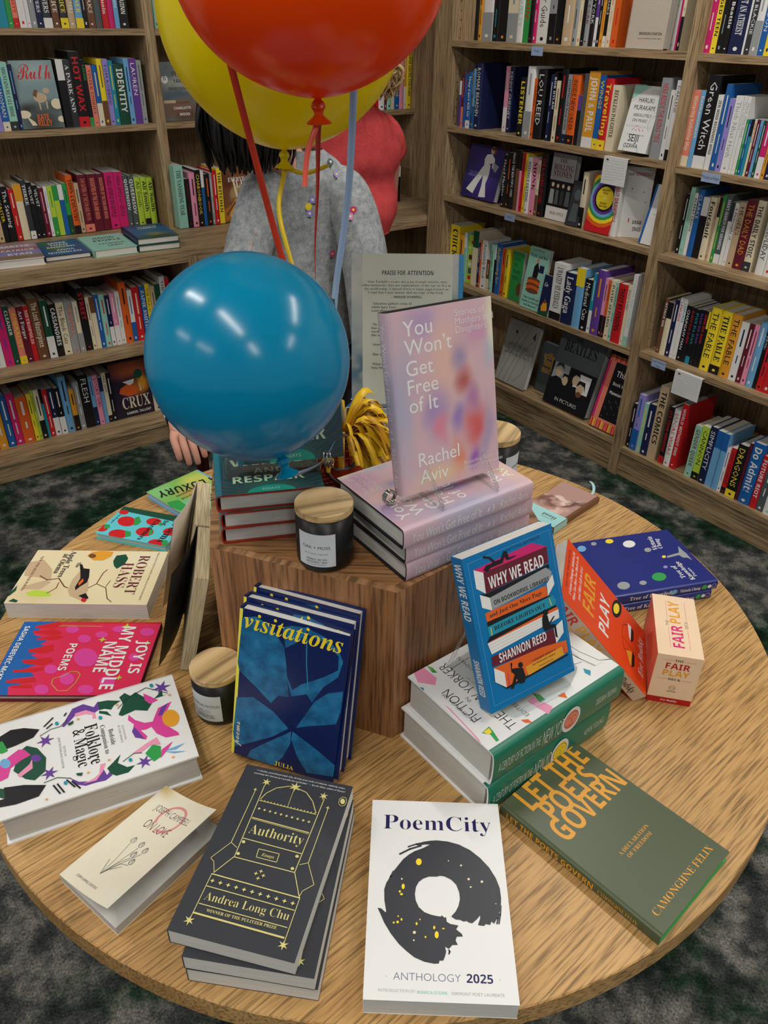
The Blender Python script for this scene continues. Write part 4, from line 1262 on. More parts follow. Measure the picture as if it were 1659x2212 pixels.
face('hardcover_book', b_, 'R', 1.970, 1.850, 2.425, 1.1799, .205, .03, 'w', '''P t 0,100 0,78 55,100
P t 0,100 55,100 0,80
L k .5 0,74 58,100
O k 104,44 24 .6 100 230
T G s- 62,93 30 1 Beautifully engaging
T G s- 62,89 30 1 talks on listening
T k N 26,75 52 1.2 HARUKI
T k N 16,64 72 1.2 MURAKAMI
T k N 20,54 64 1 ABSOLUTELY
T k N 22,46 52 1 ON MUSIC
L g .4 6,40 90,40
L g .4 6,38 90,38
L r 1.6 30,33 36,36
L r 1.6 42,34 46,33
L r 1.6 52,36 60,32
L r 1.6 66,35 70,33
L r 1 40,40 52,40
T G s- 18,25 60 1 CONVERSATIONS WITH
T k N 26,16 36 1.2 SEIJI
T k N 16,6 50 1.2 OZAWA''', 12, kind='soft')
PUR = blobs('violet_cover_print', (50, 42, 104), [(120, 100, 120, 110, (70, 58, 140)), (20, 20, 80, 80, (40, 32, 90))])
face('hardcover_book', 'violet cover with a dancing figure in a white flared suit', 'R', 2.83, 2.61, 2.45, .8936, .215, .03, PUR, '''D X 66,93 6 7
P x 60,98 72,99 76,90 72,84 70,92 62,93
P w 52,84 66,86 76,78 80,62 74,60 72,70 62,66 50,64 48,76
P w 52,66 68,66 70,48 66,30 74,6 54,4 56,26 54,46 44,28 36,8 14,14 34,40 46,58
P g 74,72 92,66 86,54 78,58
T U N 14,46 24 1 MILLION
T U N 12,40 28 1 DREAMS''', 14)
face('hardcover_book', 'grey white band biography cover with four dark figures', 'R', 2.303, 2.18, 2.45, .8936, .242, .03, 'k', '''F g 0,60 100,100
F w 0,0 100,20
T R B 30,87 34 1 THE
T R B 10,76 82 1.3 ROLLING
T R B 12,66 76 1.3 STONES
D X 16,53 6 7
P g 8,46 24,46 26,24 6,24
D X 38,52 5 6
P G 32,46 44,46 46,24 30,24
D X 60,53 5 6
P K 54,46 66,46 68,24 52,24
D X 84,52 6 7
P G 76,46 92,46 94,24 74,24
T x S- 20,8 60 1.2 BOB SPITZ''', 3)
face('paperback_book', 'small dark photograph cover tilted between pale spine and band biography', 'R', 2.176, 2.11, 2.43, .8936, .16, .012, 'K', '''D G 50,70 26 30
P G 20,10 80,10 70,50 30,50''', 10)
face('hardcover_book', 'rainbow ringed record cover with a yellow label', 'R', 2.072, 1.951, 2.425, .8936, .196, .02, 'r', '''D o 54,62 84 84
D y 54,62 73 73
D e 54,62 63 63
D B 54,62 55 55
D u 54,62 47 47
D k 54,62 39 39
D y 54,62 33 33
D w 54,62 3 3
T k b 38,74 30 1 MIGHTY
T k b 44,69 20 1 REAL
T k s- 26,63 18 1 A HISTORY
T k b 40,51 26 1 BARRY
T k b 36,46 34 1 WALTERS''', 8)
face('hardcover_book', 'big white art book cover lettered in black and red, turned sideways', 'R', 1.929, 1.838, 2.455, .8936, .24, .01, 'w', '''T k b 4,88 22 1.6 KURT
T r b 28,88 66 1.6 VONNEGUT
T k b 46,20 36 1.6 DRAW
T k b 50,10 32 1.6 INGS
D k 70,66 2 2
D k 24,70 2 3
D k 82,52 2 2
F r 28,22 32,28''', 1, yaw=38)
face('paperback_book', 'white cover with blue spine leaning against the upright beside the drawings book', 'R', 1.822, 1.765, 2.435, .8936, .2, .012, 'w', '''F b 0,0 16,100
T G s- 40,50 40 1 a memoir''', 14)
face('paperback_book', 'bright green cover with lowercase dark title, on the humor shelf', 'R', 2.468, 2.402, 2.455, .5214, .206, .02, 'e', '''T E N 16,82 60 1.6 wow,
T E N 16,69 30 1.6 no
T E N 14,56 66 1.6 thank
T E N 12,43 58 1.6 you.
P x 60,30 80,40 98,36 98,14 70,12
T E N 12,4 50 1 samantha''', 3, kind='soft')
face('paperback_book', 'lime cover with red apple and stacked jars beside pale green spine', 'R', 2.765, 2.73, 2.465, .5214, .215, .008, 'l', '''D r 70,86 22 22
T w b 10,72 60 1.2 FAT
F R 20,50 80,60
F w 20,36 80,44
F G 20,20 80,32
F r 24,8 76,16''', 1, kind='soft')
face('paperback_book', 'mint green cover with a tower of waffles, leaning on the humor shelf', 'R', 2.366, 2.25, 2.425, .5214, .25, .016, 't', '''T E N 12,94 60 1 THE OFFICIAL
T k B 8,84 84 1.2 Parks and Rec
P k 36,70 50,78 62,66 58,50 34,50
D s 48,80 6 7
F n 62,62 84,74
D x 46,48 32 9
D o 46,44 33 9
D x 46,39 34 9
D o 46,35 33 9
D x 46,30 32 9
T E b 12,16 76 1 The Unofficial
T E b 8,10 84 1 Guide to Pawnee
T E b 20,4 60 1 and Beyond''', 8, kind='soft')
face('paperback_book', 'dark floral cover with red and blue flag corner before the waffle cover', 'R', 2.247, 2.19, 2.415, .5214, .162, .01, 'n', '''T w I 14,72 34 1.4 Go
P m 20,20 40,36 70,34 84,16 60,8 30,8
P E 0,0 100,0 100,14 0,8
P x 34,30 50,44 66,32''', 8, kind='soft')
GRS = blobs('grassland_cover_print', (150, 148, 142), [(100, 60, 200, 120, (176, 174, 166)), (60, 280, 160, 80, (128, 126, 120))])
face('hardcover_book', 'large pale grey book with drawn grass stems, bottom shelf', 'R', 2.48, 2.29, 2.43, .1456, .285, .025, GRS, '''L K 1.6 10,0 36,60 62,100
L K 1.6 28,0 50,50 74,100
L K 1.4 44,2 66,56 98,84
L K 1.2 8,40 30,70 36,80 44,74 40,62
L K 1.6 60,6 80,22 84,34 80,44
L K 1 4,20 14,34 10,46
D K 32,82 4 4
P K 84,82 92,92 94,78
T K s- 14,58 70 1.3 JAMES PROSEK
T K s- 10,46 82 1.3 GRASSLANDS''', 14)
face('hardcover_book', 'grey book with mustard blackletter title wedged beside the large grass book', 'R', 2.29, 2.18, 2.5, .1456, .22, .03, 'G', '''T m B 20,70 70 1.6 artifact
T m B 24,55 60 1.6 finds
T m B 20,40 60 1.6 mark''', 6)
face('hardcover_book', 'large dark grey band book with a black and white group photograph', 'R', 2.168, 1.925, 2.43, .1456, .32, .04, 'G', '''F k 0,0 100,56
F g 4,30 40,56
F w 55,28 90,52
D X 18,45 7 9
P K 8,48 12,56 24,57 30,46 27,50 18,53 10,50
P k 2,4 4,34 14,38 26,37 34,30 34,4
D X 36,36 6 8
P k 28,38 30,45 42,45 45,36 42,41 34,42
D X 58,42 7 9
P k 50,44 52,52 64,53 68,42 64,48 56,49
P k 46,6 50,32 60,34 72,32 74,6
D X 72,32 8 10
P k 62,34 66,44 80,44 84,30 79,38 70,40
D x 72,26 6 5
T k B 34,90 16 1 THE
T k B 14,74 72 1.6 BEATLES
T w s- 26,7 50 1 IN PICTURES''', 14)
face('hardcover_book', 'dark starry cover framed in pink and orange stripes, beside the upright', 'R', 1.89, 1.755, 2.42, .1456, .30, .03, 'N', '\n'.join(['F s 0,0 100,100', 'F k 26,14 100,92'] + ['F %s %d,0 %d,11' % ('orymP'[i % 5], i * 6, i * 6 + 4) for i in range(17)] + ['F %s %d,93 %d,100' % ('ros'[i % 3], i * 6, i * 6 + 4) for i in range(17)] + ['F P 0,12 8,92'] + ['D w %d,%d .8 .8' % (34 + (i * 37) % 60, 18 + (i * 23) % 26) for i in range(14)] + ['T w b 40,74 40 1.2 This', 'T w b 38,62 50 1.2 Book is a', 'T w b 36,50 60 1.2 Planetarium']), 14)
# the illustrated side of the tall music book, seen beside its spine
_rb = [o for o in COL.objects if o.get('label', '').startswith('navy book') and o.get('group') == 'books on the music bookcase second shelf'][0]
# ------------------------------------------------------------------ signs on the shelf edges
SIGN = mat((150, 170, 200), .5, 'shelf_sign_card'); CARD = mat((214, 216, 214), .5, 'handwritten_card')
def sign(label, u, d, z, w, h, m, lines, drop=0, name='shelf_sign', cat='sign'):
    b = MB(); M = frame(nL * (u + w / 2) + nR * (d - .0012 - drop) + UP * (z - h), -nL, UP, -nR); b.box((0, 0, -.0008), (w, h, 0), m); b.box((0, h - .0005, -.0008), (w, h, -drop - .001), m) if drop else None
    A = Art(b, lambda x, y, q: (x / 1000, y / 1000, q), w * 1000, h * 1000); lines(A)
    o = b.build(name, None, M); tag(o, label, cat)
def words(s, hf=.36):
    def f(A):
        L_ = s.split('|')
        for i, q in enumerate(L_): A.text(q, A.w / 2, A.h * (1 - (i + .5) / len(L_)) - A.h * hf * .3 / len(L_) ** .5, 'K', 'N', size=A.h * hf / len(L_) ** .7, align='c', maxw=A.w * .92)
    return f
def scrawl(seed):
    def f(A):
        r = random.Random(seed); A.poly([(A.w * .1, A.h * .88), (A.w * .14, A.h * .93), (A.w * .2, A.h * .9), (A.w * .22, A.h * .86), (A.w * .12, A.h * .85)], 'K'); A.line([(A.w * .06, A.h * .8), (A.w * .28, A.h * .8)], .5, 'G')
        for i in range(8):
            y = A.h * (.86 - .1 * i); x = A.w * (.34 if i < 2 else .07); e = A.w * (.92 if i < 7 else .6); pts = []
            while x < e: pts.append((x, y + r.uniform(-1.1, 1.1) + (x * .01))); x += r.uniform(.8, 1.7)
            A.line(pts, .3, 'G')
    return f
sign('small blue sign under the top shelf of the music bookcase', 2.395, 2.4066, 1.486, .058, .03, SIGN, words('Music'))
sign('small blue sign on the shelf above the humor books', 2.455, 2.4066, .888, .06, .028, SIGN, words('Humor'))
sign('blue sign on the shelf edge under the white meditation books', 1.568, 2.4066, 1.166, .068, .028, SIGN, words('Philosophy and Religion', .5))
sign('blue sign on the shelf edge under the manga volumes', 1.612, 2.4066, .524, .062, .03, SIGN, words('Graphic Novels and|Manga', .5))
sign('handwritten white card hanging over the rainbow record book', 1.945, 2.4066, 1.166, .106, .09, CARD, scrawl(3), .012, 'handwritten_card', 'card')
sign('handwritten white card hanging below the thick yellow manga volumes', 1.474, 2.4066, .520, .112, .088, CARD, scrawl(8), .012, 'handwritten_card', 'card')
b = MB(); b.box((0, 0, 0), (.05, .001, .06), CARD); o = b.build('price_card', None, Matrix.Rotation(AR, 4, 'Z') @ Matrix.Translation((1.04, 2.99, .035))); tag(o, 'plain white card hanging from the base cabinet, beside the mahogany chair', 'card')
b = MB(); b.tube([(0, .06, .003), (0, 0, .003), (0, -.006, .02), (0, -.004, .03)], .0016, CLEAR); b.tube([(.06, .06, .003), (.06, 0, .003), (.06, -.006, .02), (.06, -.004, .03)], .0016, CLEAR); b.box((-.03, -.01, 0), (.09, .07, .002), CLEAR)
o = b.build('acrylic_stand', None, frame(nL * 1.945 + nR * 2.425 + UP * 1.1762, -nL, nR, UP)); tag(o, 'clear acrylic stand under the pale green music cover', 'book stand')
# ------------------------------------------------------------------ books lying on the ledge
def fl(x, y, deg, z): return rz(x, y, z, deg)
MRE = blobs('blue_green_cover_print', (30, 84, 130), [(60, 120, 60, 80, (60, 100, 50)), (120, 60, 60, 50, (40, 80, 140)), (40, 200, 70, 50, (70, 110, 60))], warp=.6)
def big(lines, c, st='b'):
    def f(A):
        for (s, y, x0, x1) in lines: A.text(s, A.w * x0, A.h * y, c, st, width=A.w * (x1 - x0), hk=1.25)
    return f
book('hardcover_book', 'blue and green hardcover lying on the ledge with white title, beside the mint one', fl(-1.268, 2.935, 32.4, .7823), .166, .235, .02, 'hard', MRE, 'n', None, 'n', PAGE, big([('MORE', .78, .3, .7), ('THAN', .64, .3, .7), ('ENOUGH,', .5, .2, .85), ('ANNA', .3, .35, .75), ('QUINDLEN', .14, .12, .85)], 'w'))
book('hardcover_book', 'mint green hardcover lying on the ledge with dark lettering', fl(-1.1075, 3.008, 33.0, .7823), .164, .235, .028, 'hard', 't', None, None, 't', PAGE, big([('GOOD', .72, .25, .75), ('PEOPLE', .54, .2, .85), ('PATMEENA', .33, .25, .85), ('SABIT', .18, .4, .75)], 'E'))
BLU = blobs('coast_cover_print', (40, 96, 140), [(80, 210, 160, 60, (20, 56, 100)), (90, 20, 160, 60, (60, 74, 46)), (90, 60, 60, 40, (120, 120, 90))])
for i in (1, 0): book('hardcover_book', ['lower of two blue coastal hardcovers stacked on the ledge', 'upper of two blue coastal hardcovers stacked on the ledge'][i], fl(-.966 - .002 * i, 3.098 + .003 * i, 30.4 + i, .7823 + .0255 * i), .163, .23, .025, 'hard', BLU, 'n', None, 'E', PAGE, big([('THE BOOK OF', .8, .3, .8), ('COASTS', .68, .3, .75)], 'w'), group='stacked coastal books')
MRT = blobs('striped_cover_print', (150, 120, 140), [(80, 200, 200, 40, (170, 150, 160)), (80, 150, 200, 30, (150, 70, 90)), (80, 90, 200, 40, (120, 130, 190)), (90, 30, 200, 40, (120, 110, 60))])
book('hardcover_book', 'pastel striped hardcover lying on the ledge at the picture edge', fl(-1.404, 2.83, 29.5, .7823), .166, .25, .028, 'hard', MRT, 'p', None, 'w', PAGE, big([('MARTYR', .75, .15, .85), ('PATRICK', .5, .2, .9), ('RYAN', .25, .3, .8)], 'w'))
# ------------------------------------------------------------------ round table and hexagonal riser
T = .74; B = T + .2535
TAB = thing('round_table', 'round oak table crowded with poetry books around a hexagonal riser', 'table', rz(-.0058, .989, 0, 0))
b = MB(); R_ = .6132; b.lathe([(0, -.036), (R_ - .003, -.036), (R_, -.033), (R_, -.0015), (R_ - .0015, 0), (0, 0)], OAK, 128, None, False); b.build('tabletop', TAB, weld=True); tt = TAB.children[0]; tt.location = (0, 0, T); tt.rotation_euler = (0, 0, RAD(42))
b = MB(); b.lathe([(0, .03), (.09, .03), (.075, .06), (.06, .2), (.06, .66), (.11, .703), (0, .703)], MAHO, 32); b.build('pedestal', TAB)
b = MB(); b.lathe([(0, 0), (.3, 0), (.3, .014), (.27, .03), (0, .03)], MAHO, 48, None, False); b.build('base', TAB)
HX, HY, HR = -.028, .990, .256
RIS = thing('hexagonal_riser', 'hexagonal wooden riser standing in the middle of the round table', 'display riser', rz(HX, HY, T, 0))
def hexv(r, deg): return (r * cos(RAD(deg)), r * sin(RAD(deg)))
for a in range(40, 400, 60):
    b = MB(); ro, ri = HR, HR - .0135; p = [hexv(ro, a), hexv(ro, a + 60), hexv(ri, a + 60), hexv(ri, a)]
    mid = RAD(a + 30); ex = V((-sin(mid), cos(mid), 0)); M = Matrix.Rotation(mid, 4, 'Z'); Mi = M.inverted(); h = .2535
    q = [Mi @ V((x, y, z)) for z in (0, h - .0008) for x, y in p]
    b.add(q, [(3, 2, 1, 0), (0, 1, 5, 4), (1, 2, 6, 5), (2, 3, 7, 6), (3, 0, 4, 7)], HEXS); b.add(q, [(4, 5, 6, 7)], HEXE); o = b.build('side_panel', RIS); o.matrix_local = M
b = MB(); p = [hexv(HR - .0136, a) for a in range(40, 400, 60)]; b.add([(x, y, z) for z in (.241, .253) for x, y in p], [tuple(range(6))[::-1], tuple(range(6, 12))] + [(i, (i + 1) % 6, 6 + (i + 1) % 6, 6 + i) for i in range(6)], HEXT); b.build('top_panel', RIS)
# ------------------------------------------------------------------ table books
def q3(o, X, Y):
    X = V(X).normalized(); Y = V(Y); Y = (Y - X * X.dot(Y)).normalized(); return frame(o, X, Y, X.cross(Y))
def one(s, c, st='N', hf=.5, a=.06, e=.8): return spine_text([(s, a, e, c, st, hf)])
book('paperback_book', 'white paperback with a black brush ring, at the front of the table', fl(-.0121, .3885, -1.18, T), .1522, .2299, .026, 'soft', 'w', None, None, None, PAGE, prog('poem'), one('PoemCity 2025', 'N'))
GA = 'charcoal paperbacks with a gold throne'
book('paperback_book', 'top charcoal paperback of three with a gold dotted throne, skewed on its pile', fl(-.2081, .4311, -13.1, T + .0442), .133, .21, .022, 'soft', 'K', None, None, None, PAGE, prog('auth'), one('Authority', 'Y', 'B'), group=GA)
book('paperback_book', 'middle charcoal paperback of the pile with the gold throne', fl(-.1930, .4172, -8.18, T + .0221), .1344, .208, .022, 'soft', 'K', None, None, None, PAGE, prog('auth'), one('Authority', 'Y', 'B'), group=GA)
book('paperback_book', 'lowest charcoal paperback of the pile, flat on the table', fl(-.1915, .4165, -7.55, T), .1355, .21, .022, 'soft', 'K', None, None, None, PAGE, prog('auth'), one('Authority', 'Y', 'B'), group=GA)
OLV = mat((74, 84, 58), .35, 'olive_jacket')
book('hardcover_book', 'olive green hardcover with heavy yellow title, near the table rim', fl(.3005, .4598, 43.04, T), .1498, .2207, .017, 'hard', OLV, None, None, 'e', PAGE, prog('let'), spine_text([('LET THE POETS GOVERN', .05, .62, 'm', 'b', .55), ('CAMONGHNE FELIX', .65, .88, 'm', 'S-', .4)]), bulge=.001)
book('hardcover_book', 'pink and blue flame hardcover with white title, lying beside the white folklore book', fl(-.5685, .9520, -88.8, T), .1598, .2166, .013, 'hard', mat((214, 44, 84), .35, 'pink_red_jacket'), 'r', 'b', 'R', PAGE, prog('joy'), one('JOY IS MY MIDDLE NAME', 'w', 'b'))
CRM = blobs('aged_cream_cover', (226, 212, 172), [(120, 40, 60, 60, (216, 196, 152)), (20, 190, 60, 60, (232, 222, 190))])
book('paperback_book', 'thick cream paperback with a goldfinch on a branch', fl(-.6090, 1.1231, -89.55, T), .1473, .2292, .030, 'soft', CRM, 'c', None, None, PAGE, prog('hass'), one('ROBERT HASS', 'R', 'S-'))
AQ = mat((96, 196, 206), .4, 'aqua_cover')
book('hardcover_book', 'small aqua hardcover patterned with red strawberries', fl(-.5108, 1.2992, -105.75, T), .0980, .1454, .013, 'hard', AQ, 'E', None, AQ, PAGE, prog('gard'), one('Poems for Gardeners', 'w', 'B'))
LUX = blobs('green_yellow_cover', (120, 176, 84), [(30, 30, 50, 50, (190, 196, 90)), (90, 110, 50, 50, (110, 190, 150)), (60, 60, 40, 30, (180, 150, 80)), (110, 20, 40, 40, (130, 190, 120))], warp=.6)
book('hardcover_book', 'green and yellow hardcover with bold black title, partly behind the riser', fl(-.3974, 1.4497, -131.25, T), .1274, .1478, .014, 'hard', LUX, 'B', 'B', 'B', PAGE, prog('lux'), one('POETRY IS NOT A LUXURY', 'k', 'b'))
book('hardcover_book', 'large white hardcover with dragons, phoenix and flowers, overhanging the table rim', fl(-.5066, .7096, -64.51, T), .1599, .2325, .045, 'hard', 'w', None, None, 'w', PAGEG, prog('folk'), one('Folklore & Magic', 'K', 'B'), bulge=.001)
GR = 'two thick green spined anthologies'
GRN = mat((18, 112, 88), .35, 'green_spine')
book('hardcover_book', 'upper thick white fiction anthology with green spine and butterflies', fl(.3192, .7682, 127.9, T + .0551), .1561, .2393, .055, 'hard', 'w', GRN, None, 'w', PAGEG, prog('nyer1'), spine_text([('A CENTURY OF FICTION IN THE', .04, .34, 'w', 's-', .3), ('NEW YORKER', .36, .58, 'w', 's-', .5), ('DEBORAH TREISMAN', .78, .95, 'w', 's-', .22)]), group=GR, bulge=.006)
book('hardcover_book', 'lower thick white poetry anthology with green spine, flat on the table', fl(.3100, .7660, 129.03, T), .1600, .2340, .055, 'hard', 'w', GRN, None, 'w', PAGEG, None, spine_text([('A CENTURY OF POETRY IN THE', .04, .34, 'w', 's-', .3), ('NEW YORKER', .36, .58, 'w', 's-', .5), ('KEVIN YOUNG', .78, .95, 'w', 's-', .22)]), group=GR, bulge=.006)
for o in list(COL.objects):
    if o.name.startswith('cover') and o.parent and o.parent.get('group') == GR:
        mb = MB(); w_ = 39
        A = Art(mb, lambda x, y, z: (-.0062 - z, .085 + x / 1000, .006 + y / 1000), 34, 44); A.disc(17, 22, 17, 21, 'w'); A.disc(17, 22, 13, 16, 's' if 'upper' in o.parent['label'] else 'y'); A.line([(10, 26), (15, 27)], .8, 'k'); A.line([(19, 27), (24, 26)], .8, 'k'); A.line([(12, 14), (17, 12), (22, 14)], .8, 'k'); A.ring(17, 22, 13, .7, 'k'); A.line([(17, 24), (15, 18), (18, 18)], .6, 'k')
        mb.build('spine_medallion', o.parent)
NVB = mat((34, 44, 118), .3, 'royal_blue_jacket')
GC = 'two royal blue hardcovers with spots'
for i in (1, 0):
    book('hardcover_book', ['upper royal blue hardcover with coloured spots', 'lower royal blue hardcover under the spotted one'][i], fl(*[(.5677, 1.0608, 105.08), (.5600, 1.0580, 105.6)][i], T + .0181 * (1 - i)), .1597, .1925, .018, 'hard', NVB, None, None, NVB, PAGE, prog('chang') if i == 0 else None,
         lambda A: (A.text('Tree of Knowledge', A.w * .14, A.h * .3, 'w', 'B', size=11), A.disc(A.w * .57, A.h / 2, 6, 5, 'B'), A.text('Victoria Chang', A.w * .63, A.h * .3, 'w', 'B', size=9, maxw=A.w * .2), A.disc(A.w * .87, A.h / 2, 5, 5, 'e'), A.disc(A.w * .92, A.h / 2, 3.5, 3.5, 'w'), A.ring(A.w * .965, A.h / 2, 4, .5, 'w')), group=GC, bulge=.001)
SEP = blobs('sepia_photo_cover', (176, 140, 130), [(40, 120, 40, 40, (220, 186, 172)), (20, 70, 30, 30, (96, 62, 56)), (70, 90, 30, 30, (120, 80, 72)), (50, 60, 26, 20, (228, 200, 186)), (30, 140, 30, 20, (110, 74, 66))], warp=1.2, wscale=30)
hb = book('hardcover_book', 'small sepia photograph hardcover with an aqua band and ribbon marker', fl(.4374, 1.3640, 135.58, T), .0855, .1617, .014, 'hard', SEP, 'x', None, 'x', PAGEC, lambda A: (A.rect(0, A.h * .72, A.w, A.h, mat((160, 214, 214), .4, 'aqua_band')), A.text('Hand', 14, A.h * .8, 'K', 'B', size=13, rot=0), A.text('An anthology', 16, A.h * .87, 'K', 'N', size=5)), lambda A: A.rect(0, 0, A.w * .28, A.h, mat((160, 214, 214), .4, 'aqua_band')), bulge=.0015)
b = MB(); ribbon(b, bez((.02, .004, .008), (.02, -.02, .008), (.03, -.03, .02), (.05, -.045, .012), 10), .006, mat((170, 210, 216), .4, 'satin_aqua'), V((1, .6, 0))); b.build('ribbon_marker', hb)
YW = blobs('pink_watercolour_jacket', (206, 172, 180), [(8, 110, 34, 120, (172, 168, 190)), (40, 200, 34, 34, (176, 150, 184)), (78, 150, 46, 60, (222, 178, 164)), (118, 178, 30, 36, (198, 150, 176)), (92, 150, 20, 34, (156, 140, 172)), (96, 118, 20, 26, (178, 92, 92)), (138, 150, 16, 36, (170, 176, 190)), (142, 190, 14, 60, (222, 218, 190)), (58, 92, 24, 46, (168, 140, 184)), (64, 70, 14, 26, (214, 130, 150)), (88, 76, 18, 26, (150, 122, 180)), (112, 64, 24, 40, (206, 92, 92)), (106, 94, 14, 26, (176, 120, 160)), (84, 30, 22, 40, (216, 136, 112)), (110, 26, 16, 24, (150, 92, 170)), (128, 50, 18, 60, (170, 150, 178)), (50, 14, 60, 24, (220, 186, 150))], warp=.5, wscale=12)
def ywg(A):
    w, h = A.w, A.h
    for s, y, wd in (('You', .865, .29), ('Won’t', .765, .40), ('Get', .655, .24), ('Free', .555, .30), ('of It', .455, .27)): A.text(s, w * .115, h * y, 'w', 'N', size=h * .118)
    for i, s in enumerate(('Stories of', 'Mothers and', 'Daughters')): A.text(s, w * .62, h * (.925 - .045 * i), 'w', 's-', size=h * .053)
    A.text('Rachel', w * .16, h * .145, 'w', 'N', size=h * .112); A.text('Aviv', w * .16, h * .045, 'w', 'N', size=h * .112)
    A.text('Bestselling author of', w * .62, h * .085, 'w', 's-', size=h * .031); A.text('Strangers to Ourselves', w * .62, h * .055, 'w', 's-', size=h * .031)
YS = spine_text([('You Won’t Get Free of It', .06, .58, 'w', 's-', .5), ('x )', .62, .68, 'w', 'I', .3), ('Rachel Aviv', .73, .96, 'w', 's-', .5)])
GY = 'pink watercolour hardcovers'
for i, (x, y, a, l) in enumerate([(.188, .864, 125.3, 'top pink watercolour hardcover of the stack, carrying the standing copy'), (.192, .8735, 125.0, 'middle pink watercolour hardcover of the stack on the riser'), (.1915, .879, 126.0, 'bottom pink watercolour hardcover of the stack on the riser')]):
    book('hardcover_book', l, fl(x, y, a, B + .0281 * (2 - i)), .1423, .204, .028, 'hard', YW, None, None, 'k', PAGEG, ywg, YS, group=GY)
book('hardcover_book', 'pink watercolour hardcover standing upright on clear hooks', q3((.0136, .8116, 1.0879), (.8331, .5527, -.0204), (-.1133, .2067, .9718)), .1449, .2133, .0215, 'hard', YW, None, None, 'k', PAGE, ywg, YS, group=GY)
TEAL = blobs('teal_ray_jacket', (30, 74, 82), [(67, 0, 60, 70, (36, 120, 110)), (10, 120, 60, 120, (24, 86, 104)), (110, 150, 60, 80, (60, 70, 66))])
def wings(A):
    for i in range(-11, 12): a = RAD(90 - i * 8); A.line([(67 + 26 * cos(a), 26 * sin(a) - 6), (67 + 80 * cos(a), 80 * sin(a) - 6)], .5, mat((150, 84, 70), .4, 'copper_print'))
    A.poly([(67 + 30 * cos(RAD(i * 10)), 16 * sin(RAD(i * 10))) for i in range(19)], mat((40, 160, 140), .4, 'sea_green_print'))
    A.text('ESSAYS', 67, 5, 't', 'b', size=6.5, align='c'); mint = mat((196, 226, 190), .4, 'pale_mint_print')
    A.text('RESPAIR', 20, 26, mint, 'b', width=92, hk=1.05); A.text('AND', 48, 49, mint, 'b-', width=40, hk=.95); A.text('WINGS', 18, 71, mint, 'b', width=98, hk=.9)
GW = 'teal essay hardcovers with rust boards'
RUST = mat((146, 44, 28), .5, 'rust_boards')
for i, (x, y, a) in enumerate([(-.207, .830, 12.6), (-.2035, .829, 12.4), (-.2055, .832, 13.4)]):
    book('hardcover_book', ['top teal essay hardcover of the stack under the blue balloon', 'middle teal essay hardcover of the stack under the blue balloon', 'bottom teal essay hardcover of the stack, flat on the riser'][i], fl(x, y, a, B + .0246 * (2 - i)), .134, .2, .0245, 'hard', TEAL, mat((30, 120, 140), .4, 'teal_spine'), None, RUST, PAGEG, wings, one('WINGS AND RESPAIR', 'w', 'b'), group=GW)
zt = B + .0738
hx, hy = -.19, .884
book('hardcover_book', 'teal essay hardcover standing on the clear easel behind the blue balloon', q3((hx, hy + .016, zt + .012), (.97, .22, 0), (-.05, .24, .95)), .134, .2, .0245, 'hard', TEAL, mat((30, 120, 140), .4, 'teal_spine'), None, RUST, PAGEG, wings, None, group=GW)
VN = mottled('cyanotype_petal', [(12, 70, 110), (22, 100, 148), (40, 122, 166)], 60, .3)
ARTS['visit1'] = [l for l in ARTS['visit1'] if not l.startswith('T c C')]
def visit(A):
    for l in ARTS['visit1']:
        if l[:3] == 'P b': A.poly([tuple(float(i) for i in q.split(',')) for q in l.split(' ')[2:]], VN)
        else: A.run([l])
    A.text('poems', 11, 14, 'c', 'C', size=14, rot=90)
GV = 'dark blue poetry hardcovers leaning in a row'
for l, o, X, Y, w, h in (('front dark blue flower hardcover of three leaning on the riser', (-.1914, .7197, .7471), (.9528, -.3004, -.0441), (.1052, .1907, .976), .1444, .216),
      ('middle dark blue hardcover of the three leaning on the riser', (-.1858, .7286, .746), (.9347, -.3553, .0101), (.1005, .2513, .9603), .1501, .2174), ('rear dark blue hardcover of the three, closest to the riser', (-.1751, .7507, .7455), (.9263, -.3763, .0196), (.0825, .2533, .9639), .1488, .2168)):
    book('hardcover_book', l, q3(o, X, Y), w, h, .0205, 'hard', 'V', mat((226, 218, 70), .4, 'yellow_spine'), None, 'V', PAGE, visit, one('visitations', 'n', 'I'), group=GV, bulge=.001, rough=.25)
CY = mat((0, 112, 172), .3, 'cyan_cover')
book('paperback_book', 'bright blue paperback with a printed stack of books, propped on the anthologies', q3((.1237, .6884, .8538), (.8415, .5393, .0302), (-.222, .2943, .9296)), .1357, .2011, .0229, 'soft', CY, None, None, None, PAGE, lambda A: (setattr(A, 'w', 141.2), setattr(A, 'h', 209.3), A.__dict__.update(fn=lambda x, y, z, f=A.fn: f(x * .961, y * .961, z)), A.run(ARTS['why'])), spine_text([('WHY WE READ', .04, .4, 'w', 'b', .62), ('SHANNON REED', .66, .9, 'w', 'b', .5)]))
OR = mat((222, 72, 28), .35, 'orange_cover')
book('paperback_book', 'orange paperback tilted on its spine against the anthologies, next to the card box', q3((.3651, .8141, .7411), (.2458, .969, .0264), (-.6557, .1462, .7408)), .1384, .2096, .022, 'soft', OR, mat((196, 172, 150), .5, 'tan_spine'), None, None, PAGE, prog('fair'), spine_text([('FAIR', .02, .24, 'r', 'b', .66), ('PLAY', .28, .52, 'm', 'b', .66), ('Eve Rodsky', .7, .93, 'k', 'B', .55)]))
